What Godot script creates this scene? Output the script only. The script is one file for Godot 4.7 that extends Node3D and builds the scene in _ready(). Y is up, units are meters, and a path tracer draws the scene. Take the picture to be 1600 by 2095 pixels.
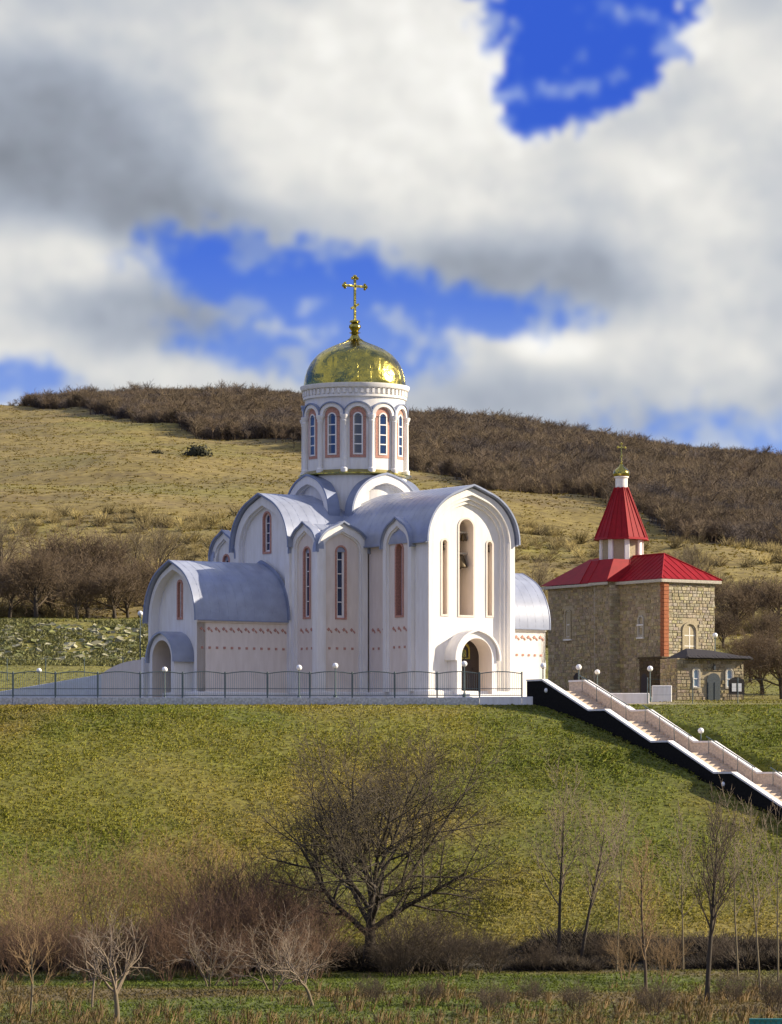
extends Node3D

# ------------------------------------------------------------------ mesh builder
class MB:
	var v := PackedVector3Array()
	var n := PackedVector3Array()
	var c := PackedColorArray()
	var col := Color.WHITE
	var colored := false
	var T := Transform3D()

	func tri(a: Vector3, b: Vector3, d: Vector3, na: Vector3, nb: Vector3, nd: Vector3) -> void:
		var g := (d - a).cross(b - a)
		if g.dot(na + nb + nd) < 0.0:
			v.append(T * a); v.append(T * d); v.append(T * b)
			n.append(T.basis * na); n.append(T.basis * nd); n.append(T.basis * nb)
		else:
			v.append(T * a); v.append(T * b); v.append(T * d)
			n.append(T.basis * na); n.append(T.basis * nb); n.append(T.basis * nd)
		if colored:
			c.append(col); c.append(col); c.append(col)

	func quad(a: Vector3, b: Vector3, d: Vector3, e: Vector3, nn: Vector3) -> void:
		tri(a, b, d, nn, nn, nn)
		tri(a, d, e, nn, nn, nn)

	# a flat quad whose normal points away from a given inside point
	func qout(a: Vector3, b: Vector3, d: Vector3, e: Vector3, inside: Vector3) -> void:
		var nn := (d - a).cross(b - e).normalized()
		if nn.dot((a + b + d + e) * 0.25 - inside) < 0.0:
			nn = -nn
		quad(a, b, d, e, nn)

	func tout(a: Vector3, b: Vector3, d: Vector3, inside: Vector3) -> void:
		var nn := (b - a).cross(d - a).normalized()
		if nn.dot((a + b + d) / 3.0 - inside) < 0.0:
			nn = -nn
		tri(a, b, d, nn, nn, nn)

	func box(p: Vector3, s: Vector3, bv := 0.0) -> void:
		var h := s * 0.5
		if bv <= 0.0:
			for ax in 3:
				for sg in [-1.0, 1.0]:
					var nn := Vector3.ZERO
					nn[ax] = sg
					var a1 := (ax + 1) % 3
					var a2 := (ax + 2) % 3
					var q := []
					for k in [[-1, -1], [1, -1], [1, 1], [-1, 1]]:
						var w := p
						w[ax] += sg * h[ax]
						w[a1] += k[0] * h[a1]
						w[a2] += k[1] * h[a2]
						q.append(w)
					quad(q[0], q[1], q[2], q[3], nn)
			return
		# chamfered box
		var corner := func(sx: float, sy: float, sz: float, ax: int) -> Vector3:
			var sg := Vector3(sx, sy, sz)
			var w := p
			for k in 3:
				w[k] += sg[k] * (h[k] - (0.0 if k == ax else bv))
			return w
		for ax in 3:
			for sg in [-1.0, 1.0]:
				var nn := Vector3.ZERO
				nn[ax] = sg
				var a1 := (ax + 1) % 3
				var a2 := (ax + 2) % 3
				var q := []
				for k in [[-1, -1], [1, -1], [1, 1], [-1, 1]]:
					var s3 := Vector3.ZERO
					s3[ax] = sg; s3[a1] = k[0]; s3[a2] = k[1]
					q.append(corner.call(s3.x, s3.y, s3.z, ax))
				quad(q[0], q[1], q[2], q[3], nn)
		for ax in 3:
			var a1 := (ax + 1) % 3
			var a2 := (ax + 2) % 3
			for s1 in [-1.0, 1.0]:
				for s2 in [-1.0, 1.0]:
					var lo := Vector3.ZERO
					lo[ax] = -1; lo[a1] = s1; lo[a2] = s2
					var hi := lo
					hi[ax] = 1
					qout(corner.call(lo.x, lo.y, lo.z, a1), corner.call(hi.x, hi.y, hi.z, a1), corner.call(hi.x, hi.y, hi.z, a2), corner.call(lo.x, lo.y, lo.z, a2), p)
		for sx in [-1.0, 1.0]:
			for sy in [-1.0, 1.0]:
				for sz in [-1.0, 1.0]:
					tout(corner.call(sx, sy, sz, 0), corner.call(sx, sy, sz, 1), corner.call(sx, sy, sz, 2), p)

	func lathe(pts: Array, seg := 32, at := Vector3.ZERO) -> void:
		var m := pts.size()
		for i in m - 1:
			var p: Vector2 = pts[i]
			var q: Vector2 = pts[i + 1]
			if p.distance_to(q) < 1e-5:
				continue
			var np := _pn(pts, i, true)
			var nq := _pn(pts, i + 1, false)
			for k in seg:
				var a0 := TAU * k / seg
				var a1 := TAU * (k + 1) / seg
				var A := at + Vector3(cos(a0) * p.x, p.y, sin(a0) * p.x)
				var B := at + Vector3(cos(a1) * p.x, p.y, sin(a1) * p.x)
				var C := at + Vector3(cos(a1) * q.x, q.y, sin(a1) * q.x)
				var D := at + Vector3(cos(a0) * q.x, q.y, sin(a0) * q.x)
				var nA := Vector3(cos(a0) * np.x, np.y, sin(a0) * np.x)
				var nB := Vector3(cos(a1) * np.x, np.y, sin(a1) * np.x)
				var nC := Vector3(cos(a1) * nq.x, nq.y, sin(a1) * nq.x)
				var nD := Vector3(cos(a0) * nq.x, nq.y, sin(a0) * nq.x)
				if p.x > 1e-5:
					tri(A, B, C, nA, nB, nC)
				if q.x > 1e-5:
					tri(A, C, D, nA, nC, nD)

	func _pn(pts: Array, i: int, forward: bool) -> Vector2:
		# normal of a profile that runs upwards: to the right of its direction; smooth below 40 degrees
		var d: Vector2 = (pts[i + 1] - pts[i]) if forward else (pts[i] - pts[i - 1])
		d = d.normalized()
		var other := d
		if forward and i > 0:
			other = (pts[i] - pts[i - 1]).normalized()
		elif not forward and i < pts.size() - 1:
			other = (pts[i + 1] - pts[i]).normalized()
		if d.dot(other) > 0.76:
			d = (d + other).normalized()
		return Vector2(d.y, -d.x)

	func tube(p: PackedVector3Array, r: PackedFloat32Array, sides: int) -> void:
		var m := p.size()
		var rings := []
		var norms := []
		var side := Vector3.ZERO
		for i in m:
			var d := (p[mini(i + 1, m - 1)] - p[maxi(i - 1, 0)]).normalized()
			if side == Vector3.ZERO:
				side = d.cross(Vector3(0.31, 0.2, 0.93) if absf(d.z) < 0.9 else Vector3.RIGHT).normalized()
			side = (side - d * side.dot(d)).normalized()
			var up := d.cross(side)
			var ring := PackedVector3Array()
			var nm := PackedVector3Array()
			for k in sides:
				var a := TAU * k / sides
				var o := side * cos(a) + up * sin(a)
				nm.append(o)
				ring.append(p[i] + o * r[i])
			rings.append(ring)
			norms.append(nm)
		for i in m - 1:
			var R: PackedVector3Array = rings[i]
			var S: PackedVector3Array = rings[i + 1]
			var NR: PackedVector3Array = norms[i]
			var NS: PackedVector3Array = norms[i + 1]
			for k in sides:
				var l := (k + 1) % sides
				tri(R[k], R[l], S[l], NR[k], NR[l], NS[l])
				if r[i + 1] > 0.0005:
					tri(R[k], S[l], S[k], NR[k], NS[l], NS[k])

	func bar(a: Vector3, b: Vector3, r: float, sides := 6) -> void:
		tube(PackedVector3Array([a, b]), PackedFloat32Array([r, r]), sides)

	func ball(p: Vector3, r: float, seg := 12) -> void:
		var pts := []
		for i in seg / 2 + 1:
			var a := -PI / 2 + PI * i / (seg / 2)
			pts.append(Vector2(maxf(0.0, cos(a) * r), sin(a) * r))
		lathe(pts, seg, p)

	func bend(R: float) -> void:
		for i in v.size():
			var p := v[i]
			var a := p.x / R
			v[i] = Vector3(sin(a) * (R + p.z), p.y, cos(a) * (R + p.z))
			n[i] = n[i].rotated(Vector3.UP, a)

	func mesh() -> ArrayMesh:
		var arr := []
		arr.resize(Mesh.ARRAY_MAX)
		arr[Mesh.ARRAY_VERTEX] = v
		arr[Mesh.ARRAY_NORMAL] = n
		if colored:
			arr[Mesh.ARRAY_COLOR] = c
		var am := ArrayMesh.new()
		am.add_surface_from_arrays(Mesh.PRIMITIVE_TRIANGLES, arr)
		return am


var used := {}
var M := {}
var nz := FastNoiseLite.new()
var nz2 := FastNoiseLite.new()
const PHI := 0.97738            # 56 degrees: the churches' axes
const CAM := Vector3(2.24, -5.6, 239.4)


func numbered(s: String) -> String:
	if not used.has(s):
		used[s] = 0
		return s
	used[s] += 1
	return "%s_%03d" % [s, used[s]]


func obj(called: String, mb: MB, m: Material, parent: Node = self) -> MeshInstance3D:
	var o := MeshInstance3D.new()
	o.name = numbered(called) if parent == self else called
	o.mesh = mb.mesh()
	o.material_override = m
	parent.add_child(o, true)
	return o


func inst(called: String, mesh: Mesh, m: Material, parent: Node, t: Transform3D) -> MeshInstance3D:
	var o := MeshInstance3D.new()
	o.name = numbered(called) if parent == self else called
	o.mesh = mesh
	o.material_override = m
	o.transform = t
	parent.add_child(o, true)
	return o


func thing(called: String, label: String, category: String, at: Vector3, basis := Basis(), group := "") -> Node3D:
	var o := Node3D.new()
	o.name = numbered(called)
	add_child(o, true)
	o.transform = Transform3D(basis, at)
	tag(o, label, category, group)
	return o


func tag(o: Node, label: String, category: String, group := "") -> Node:
	o.set_meta("label", label)
	o.set_meta("category", category)
	if group:
		o.set_meta("group", group)
	return o


func struct(o: Node, label := "", category := "") -> Node:
	o.set_meta("kind", "structure")
	if label:
		o.set_meta("label", label)
		o.set_meta("category", category)
	return o


func ordinal(i: int, n: int) -> String:
	if i == 0:
		return "leftmost"
	if i == n - 1:
		return "rightmost"
	return ["", "second", "third", "fourth", "fifth", "sixth", "seventh", "eighth", "ninth", "tenth", "eleventh", "twelfth", "thirteenth", "fourteenth", "fifteenth", "sixteenth", "seventeenth", "eighteenth", "nineteenth", "twentieth"][i] + " from the left"


# several alike things in one group: tell them apart by their order across the view
func rank(group_label: String, phrase: String) -> void:
	var them := get_children().filter(func(o): return o.has_meta("label") and o.get_meta("label") == group_label)
	them.sort_custom(func(p, q): return (p.position.x - CAM.x) / (CAM.z - p.position.z) < (q.position.x - CAM.x) / (CAM.z - q.position.z))
	for i in them.size():
		them[i].set_meta("label", "%s, %s" % [phrase, ordinal(i, them.size())])


func dup(o: Node3D, label: String, t: Transform3D) -> Node3D:
	var r: Node3D = o.duplicate()
	var base := String(o.name)
	var cut := base.rfind("_")
	if cut > 0 and base.substr(cut + 1).is_valid_int():
		base = base.substr(0, cut)
	r.name = numbered(base)
	add_child(r, true)
	r.transform = t
	r.set_meta("label", label)
	return r


# ------------------------------------------------------------------ materials
func lin(r: float, g: float, b: float) -> Color:
	return Color(r, g, b).linear_to_srgb()


func noise_tex(freq: float, lo: float, hi: float, sd: int, tint := Color(1, 1, 1), size := 512) -> NoiseTexture2D:
	var f := FastNoiseLite.new()
	f.noise_type = FastNoiseLite.TYPE_SIMPLEX_SMOOTH
	f.fractal_octaves = 5
	f.fractal_gain = 0.55
	f.frequency = freq
	f.seed = sd
	var t := NoiseTexture2D.new()
	t.width = size
	t.height = size
	t.seamless = true
	t.noise = f
	var g := Gradient.new()
	g.set_color(0, Color(lo * tint.r, lo * tint.g, lo * tint.b))
	g.set_color(1, Color(hi, hi, hi))
	g.set_offset(0, 0.2)
	g.set_offset(1, 0.8)
	t.color_ramp = g
	return t


func mat(called: String, c: Color, rough: float, tex: Texture2D = null, scale := 0.3, metal := 0.0) -> StandardMaterial3D:
	var m := StandardMaterial3D.new()
	m.resource_name = called
	m.albedo_color = c
	m.roughness = rough
	m.metallic = metal
	if tex:
		m.albedo_texture = tex
		m.uv1_triplanar = true
		m.uv1_world_triplanar = true
		m.uv1_scale = Vector3.ONE * scale
	M[called] = m
	return m


func make_materials() -> void:
	var plaster := noise_tex(0.012, 0.945, 1.0, 3, Color(1, 0.99, 0.975))
	var fine := noise_tex(0.03, 0.8, 1.0, 5)
	var metal := noise_tex(0.008, 0.88, 1.0, 8)
	var relief := noise_tex(0.04, 0.0, 1.0, 11)
	mat("white", lin(0.83, 0.81, 0.78), 0.75, plaster, 0.25)
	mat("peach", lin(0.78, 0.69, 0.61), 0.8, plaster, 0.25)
	mat("salmon", lin(0.60, 0.30, 0.225), 0.75, fine, 0.5)
	mat("roof", lin(0.35, 0.385, 0.48), 0.33, metal, 0.2, 0.05)
	mat("roof_edge", lin(0.27, 0.31, 0.42), 0.45, metal, 0.2, 0.2)
	var gold := mat("gold", lin(0.44, 0.375, 0.09), 0.24, metal, 0.4, 1.0)
	gold.heightmap_enabled = true
	gold.heightmap_texture = noise_tex(0.004, 0.0, 1.0, 21)
	gold.heightmap_scale = 5.0
	gold.uv1_scale = Vector3.ONE * 0.35
	mat("bronze", lin(0.10, 0.07, 0.03), 0.5, fine, 1.0, 0.5)
	var glass := mat("glass", lin(0.018, 0.035, 0.085), 0.08)  # blue base colour stands in for reflected sky
	glass.metallic_specular = 0.8
	mat("glass_pale", lin(0.25, 0.33, 0.38), 0.12)
	mat("door", lin(0.035, 0.022, 0.016), 0.55, fine, 0.6)
	mat("slate", lin(0.022, 0.021, 0.020), 1.0, fine, 0.4)
	M.slate.metallic_specular = 0.1
	mat("fence", lin(0.085, 0.12, 0.12), 0.5)
	mat("fence_bars", lin(0.26, 0.33, 0.33), 0.5)
	mat("concrete", lin(0.60, 0.61, 0.61), 0.9, fine, 0.3)
	mat("bluewall", lin(0.62, 0.64, 0.66), 0.85, plaster, 0.3)
	mat("steps", lin(0.74, 0.61, 0.47), 0.85, fine, 0.4)
	mat("opal", lin(0.85, 0.85, 0.83), 0.3)
	mat("red", lin(0.30, 0.009, 0.014), 0.6, metal, 0.4)
	M.red.metallic_specular = 0.3
	M.white.uv1_scale = Vector3(0.45, 0.07, 0.45)
	M.peach.uv1_scale = Vector3(0.45, 0.07, 0.45)
	mat("stonetrim", lin(0.50, 0.46, 0.38), 0.9, fine, 0.5)
	mat("mortar", lin(0.45, 0.38, 0.25), 0.95, fine, 0.6)
	mat("annex", lin(0.085, 0.06, 0.03), 0.95, fine, 0.6)
	mat("quoin", lin(0.40, 0.13, 0.05), 0.85, fine, 0.6)
	mat("darkroof", lin(0.030, 0.024, 0.022), 0.8, fine, 0.5)
	mat("irondoor", lin(0.05, 0.065, 0.075), 0.5, fine, 0.6)
	mat("paper", lin(0.75, 0.75, 0.74), 0.7)
	mat("teal", lin(0.03, 0.22, 0.21), 0.45, metal, 0.4)
	var st := mat("stone", Color.WHITE, 0.92, noise_tex(0.02, 0.72, 1.0, 31), 0.9)
	st.vertex_color_use_as_albedo = true
	st.heightmap_enabled = true
	st.heightmap_texture = relief
	st.heightmap_scale = 2.0
	var gr := mat("ground", Color.WHITE, 0.97, noise_tex(0.02, 0.62, 1.0, 41, Color(1.0, 0.97, 0.8), 1024), 0.11)
	gr.vertex_color_use_as_albedo = true
	var hl := mat("hill", Color.WHITE, 0.97, noise_tex(0.015, 0.72, 1.0, 43, Color(1.0, 0.96, 0.85), 1024), 0.03)
	hl.vertex_color_use_as_albedo = true
	for k in [["tuft", 0.9], ["twigs", 0.9], ["rock", 0.95]]:
		var t := mat(k[0], Color.WHITE, k[1])
		t.vertex_color_use_as_albedo = true
	M.tuft.backlight_enabled = true
	M.tuft.backlight = Color(0.6, 0.6, 0.4)
	mat("bark_dark", lin(0.055, 0.043, 0.03), 0.95)
	mat("bark_brown", lin(0.085, 0.062, 0.04), 0.95)
	mat("bark_olive", lin(0.075, 0.058, 0.032), 0.95)
	mat("bark_mid", lin(0.125, 0.088, 0.052), 0.95)
	mat("bark_red", lin(0.15, 0.088, 0.052), 0.95)
	mat("bark_pale", lin(0.21, 0.16, 0.11), 0.95)
	mat("bark_tan", lin(0.26, 0.17, 0.08), 0.95)
	mat("bark_grey", lin(0.17, 0.135, 0.08), 0.95)
	mat("bush", lin(0.03, 0.03, 0.014), 0.95)


# ------------------------------------------------------------------ arches and walls
func arch(cx: float, hw: float, y0: float, sp: float, ri: float, tip := 0.0) -> Dictionary:
	return {"cx": cx, "hw": hw, "y0": y0, "sp": sp, "ri": ri, "tip": tip}


func atop(a: Dictionary, x: float) -> float:
	var t: float = clampf((x - a.cx) / a.hw, -1.0, 1.0)
	return a.sp + a.ri * sqrt(maxf(0.0, 1.0 - t * t)) + a.tip * pow(maxf(0.0, 1.0 - absf(t) / 0.35), 1.5)


func axs(a: Dictionary, n := 20) -> Array:
	var r := []
	if a.ri <= 0.0:
		return [a.cx - a.hw, a.cx + a.hw]
	for i in n + 1:
		r.append(a.cx - a.hw * cos(PI * i / n))
	if a.tip > 0.0:
		for t in [-0.04, 0.04, 0.0, -0.1, 0.1]:
			r.append(a.cx + a.hw * t)
	r.sort()
	return r


func shrink(a: Dictionary, w: float) -> Dictionary:
	return arch(a.cx, a.hw - w, a.y0, a.sp, maxf(0.0, a.ri - w) if a.ri > 0 else 0.0, a.tip * 0.8)


func face(mb: MB, z: float, A: Dictionary, ops := [], step := 0.0) -> void:
	var xs := axs(A)
	for o in ops:
		for x in axs(o):
			if x > A.cx - A.hw and x < A.cx + A.hw:
				xs.append(x)
	if step > 0.0:
		var x0: float = A.cx - A.hw
		while x0 < A.cx + A.hw:
			xs.append(x0)
			x0 += step
	xs.sort()
	var N := Vector3(0, 0, 1)
	for i in xs.size() - 1:
		var a: float = xs[i]
		var b: float = xs[i + 1]
		if b - a < 1e-5:
			continue
		var m := (a + b) * 0.5
		var la: float = A.y0
		var lb: float = A.y0
		var here := ops.filter(func(o): return absf(m - o.cx) < o.hw)
		here.sort_custom(func(p, q): return p.y0 < q.y0)
		for o in here:
			if o.y0 > la + 1e-4:
				mb.quad(Vector3(a, la, z), Vector3(b, lb, z), Vector3(b, o.y0, z), Vector3(a, o.y0, z), N)
			la = atop(o, a)
			lb = atop(o, b)
		mb.quad(Vector3(a, la, z), Vector3(b, lb, z), Vector3(b, atop(A, b), z), Vector3(a, atop(A, a), z), N)


func outline(A: Dictionary) -> Array:
	var r := [Vector2(A.cx - A.hw, A.y0)]
	for x in axs(A):
		r.append(Vector2(x, atop(A, x)))
	r.append(Vector2(A.cx + A.hw, A.y0))
	return r


func reveal(mb: MB, z0: float, z1: float, A: Dictionary, inward := true, sill := true) -> void:
	var p := outline(A)
	if sill:
		p.append(p[0])
	var mid := Vector2(A.cx, (A.y0 + A.sp) * 0.5)
	for i in p.size() - 1:
		var a: Vector2 = p[i]
		var b: Vector2 = p[i + 1]
		if a.distance_to(b) < 1e-5:
			continue
		var nn := (b - a).orthogonal().normalized()
		if (nn.dot((a + b) * 0.5 - mid) > 0.0) == inward:
			nn = -nn
		mb.quad(Vector3(a.x, a.y, z0), Vector3(b.x, b.y, z0), Vector3(b.x, b.y, z1), Vector3(a.x, a.y, z1), Vector3(nn.x, nn.y, 0))


# a barrel roof: the shell over arch A (its own half width and rise), from z0 to z1
func vault(mb: MB, A: Dictionary, z0: float, z1: float, thick := 0.12, drop := 0.1) -> void:
	var out := []
	var inn := []
	var B := arch(A.cx, A.hw - thick, A.y0, A.sp, A.ri - thick, A.tip)
	out.append(Vector2(A.cx - A.hw, A.sp - drop))
	inn.append(Vector2(A.cx - B.hw, A.sp - drop))
	for i in 41:
		var t := -cos(PI * i / 40)
		out.append(Vector2(A.cx + A.hw * t, atop(A, A.cx + A.hw * t)))
		inn.append(Vector2(A.cx + B.hw * t, atop(B, A.cx + B.hw * t)))
	out.append(Vector2(A.cx + A.hw, A.sp - drop))
	inn.append(Vector2(A.cx + B.hw, A.sp - drop))
	var m := out.size()
	var no := []
	for i in m:
		var d: Vector2 = (out[mini(i + 1, m - 1)] - out[maxi(i - 1, 0)]).normalized()
		no.append(Vector3(-d.y, d.x, 0))
	for i in m - 1:
		var a: Vector2 = out[i]
		var b: Vector2 = out[i + 1]
		var A0 := Vector3(a.x, a.y, z0)
		var B0 := Vector3(b.x, b.y, z0)
		var A1 := Vector3(a.x, a.y, z1)
		var B1 := Vector3(b.x, b.y, z1)
		mb.tri(A0, B0, B1, no[i], no[i + 1], no[i + 1])
		mb.tri(A0, B1, A1, no[i], no[i + 1], no[i])
		var c: Vector2 = inn[i]
		var e: Vector2 = inn[i + 1]
		var nn := -((no[i] + no[i + 1]) as Vector3).normalized()
		mb.quad(Vector3(c.x, c.y, z0), Vector3(e.x, e.y, z0), Vector3(e.x, e.y, z1), Vector3(c.x, c.y, z1), nn)
		for z in [z0, z1]:
			mb.quad(Vector3(a.x, a.y, z), Vector3(b.x, b.y, z), Vector3(e.x, e.y, z), Vector3(c.x, c.y, z), Vector3(0, 0, 1 if z == maxf(z0, z1) else -1))
	for i in [0, m - 1]:
		var a: Vector2 = out[i]
		var c: Vector2 = inn[i]
		mb.quad(Vector3(a.x, a.y, z0), Vector3(c.x, c.y, z0), Vector3(c.x, c.y, z1), Vector3(a.x, a.y, z1), Vector3.DOWN)


# standing seams of a sheet-metal barrel roof
func seams(par: Node, T: Transform3D, A: Dictionary, z0: float, z1: float, gap := 0.62) -> void:
	var mb := MB.new()
	mb.T = T
	var z := z0 + gap
	while z < z1 - 0.1:
		var pp := PackedVector3Array()
		var rr := PackedFloat32Array()
		for i in 25:
			var t := -cos(PI * i / 24.0)
			pp.append(Vector3(A.cx + A.hw * t, atop(A, A.cx + A.hw * t), z))
			rr.append(0.013)
		mb.tube(pp, rr, 4)
		z += gap
	if mb.v.size():
		obj("seams", mb, M.roof, par)


# frame of a wall whose outward normal is n: x runs to the right as seen from outside
func wf(at: Vector3, n: Vector3) -> Transform3D:
	return Transform3D(Basis(Vector3.UP.cross(n), Vector3.UP, n), at)


# window set in opening A of a wall face at depth z: surround, sash with bars, panes
func window(par: Node, T: Transform3D, z: float, A: Dictionary, fw: float, bars: Array, depth := 0.16, msur: Material = null, pane_m: Material = null, sw := 0.055) -> Node3D:
	var s := MB.new()
	s.T = T
	var O := arch(A.cx, A.hw + fw, A.y0 - fw, A.sp, (A.ri + fw) if A.ri > 0 else fw, A.tip)
	face(s, z + 0.05, O, [A])
	reveal(s, z + 0.05, z - 0.02, O, false)
	reveal(s, z + 0.05, z - depth, A, true)
	var w := obj("window", s, msur if msur else M.salmon, par)
	var sa := MB.new()
	sa.T = T
	var I := arch(A.cx, A.hw - sw, A.y0 + sw, A.sp, maxf(0.0, A.ri - sw), A.tip)
	face(sa, z - depth + 0.05, A, [I])
	reveal(sa, z - depth + 0.05, z - depth, I, true)
	for y in bars:
		sa.box(Vector3(A.cx, y, z - depth + 0.03), Vector3(I.hw * 2.0, 0.055, 0.05))
	obj("sash", sa, M.white, w)
	var ys := [I.y0] + bars + [99.0]
	for i in ys.size() - 1:
		var p := MB.new()
		p.T = T
		var lo: float = ys[i] + (0.0275 if i > 0 else 0.0)
		if ys[i + 1] > 90.0:
			face(p, z - depth + 0.01, arch(I.cx, I.hw, lo, I.sp, I.ri, I.tip))
		else:
			face(p, z - depth + 0.01, arch(I.cx, I.hw, lo, ys[i + 1] - 0.0275, 0.0))
		obj("pane", p, pane_m if pane_m else M.glass, w)
	return w


var tile_diamond: Mesh
var tile_square: Mesh
var tile_tick: Mesh


func ornament(par: Node, T: Transform3D, z: float, x0: float, x1: float, count: int, y1 := 3.78, y2 := 2.71) -> void:
	if tile_square == null:
		var a := MB.new()
		a.box(Vector3.ZERO, Vector3(0.15, 0.14, 0.05))
		tile_square = a.mesh()
		var b := MB.new()
		b.box(Vector3.ZERO, Vector3(0.16, 0.16, 0.05))
		tile_diamond = b.mesh()
		var c := MB.new()
		c.box(Vector3.ZERO, Vector3(0.08, 0.19, 0.05))
		tile_tick = c.mesh()
	for i in count:
		var x := x0 + (x1 - x0) * (i + 0.5) / count
		inst("tile", tile_square, M.salmon, par, T * Transform3D(Basis(), Vector3(x, y2, z + 0.012)))
		inst("tile", tile_diamond, M.salmon, par, T * Transform3D(Basis(Vector3.BACK, PI / 4), Vector3(x - 0.06, y1 + 0.06, z + 0.012)))
		inst("tile", tile_tick, M.salmon, par, T * Transform3D(Basis(Vector3.BACK, 0.7), Vector3(x + 0.13, y1 - 0.06, z + 0.012)))


# arched bay: pilaster rim at z=0, field set back, window and ornament in the field
func bay(par: Node, T: Transform3D, A: Dictionary, rim: float, depth: float, field_m: Material, ops := [], called := "bay_arch") -> Node3D:
	var r := MB.new()
	r.T = T
	var I := shrink(A, rim)
	face(r, 0.0, A, [I])
	reveal(r, 0.0, -depth * 0.5, I, true, false)
	var I2 := shrink(A, rim + 0.1)
	face(r, -depth * 0.5, I, [I2])
	reveal(r, -depth * 0.5, -depth, I2, true, false)
	reveal(r, 0.0, -0.6, A, false, false)
	obj(called, r, M.white, par)
	var f := MB.new()
	f.T = T
	face(f, -depth, I2, ops)
	return obj("wall", f, field_m, par)


# projecting arched portal with canopy, door recessed
func portal(par: Node, T: Transform3D, z: float, proj: float, canopy_m: Material, recess: float) -> void:
	var O := arch(0, 1.42, -0.2, 2.15, 1.42)
	var I := arch(0, 1.1, -0.2, 2.1, 1.1)
	var b := MB.new()
	b.T = T
	face(b, z + proj, O, [I])
	reveal(b, z + proj, z - 0.02, O, false, false)
	var p := obj("portal", b, M.white, par)
	var b2 := MB.new()
	b2.T = T
	reveal(b2, z + proj, z - recess, I, true, false)
	obj("reveal", b2, M.peach, p)
	var cn := MB.new()
	cn.T = T
	vault(cn, arch(0, 1.66, 0, 2.0, 1.68, 0.06), z - 0.02, z + proj + 0.18, 0.12, 0.12)
	obj("canopy", cn, canopy_m, p)
	var d := MB.new()
	d.T = T
	face(d, z - recess, arch(0, 1.1, -0.2, 2.1, 1.1))
	for k in [-0.78, -0.28, 0.28, 0.78]:
		for y in [0.45, 1.2]:
			d.box(Vector3(k, y, z - recess + 0.02), Vector3(0.36, 0.6, 0.05))
	d.box(Vector3(0, 1.0, z - recess + 0.02), Vector3(0.05, 2.3, 0.06))
	var dd := obj("door", d, M.door, par)
	var ic := MB.new()
	ic.T = T
	face(ic, z - recess + 0.04, arch(0, 0.42, 2.0, 2.55, 0.42), [arch(0, 0.3, 2.1, 2.5, 0.3)])
	face(ic, z - recess + 0.05, arch(0, 0.14, 2.15, 2.45, 0.14))
	obj("icon", ic, M.gold, dd)


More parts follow.
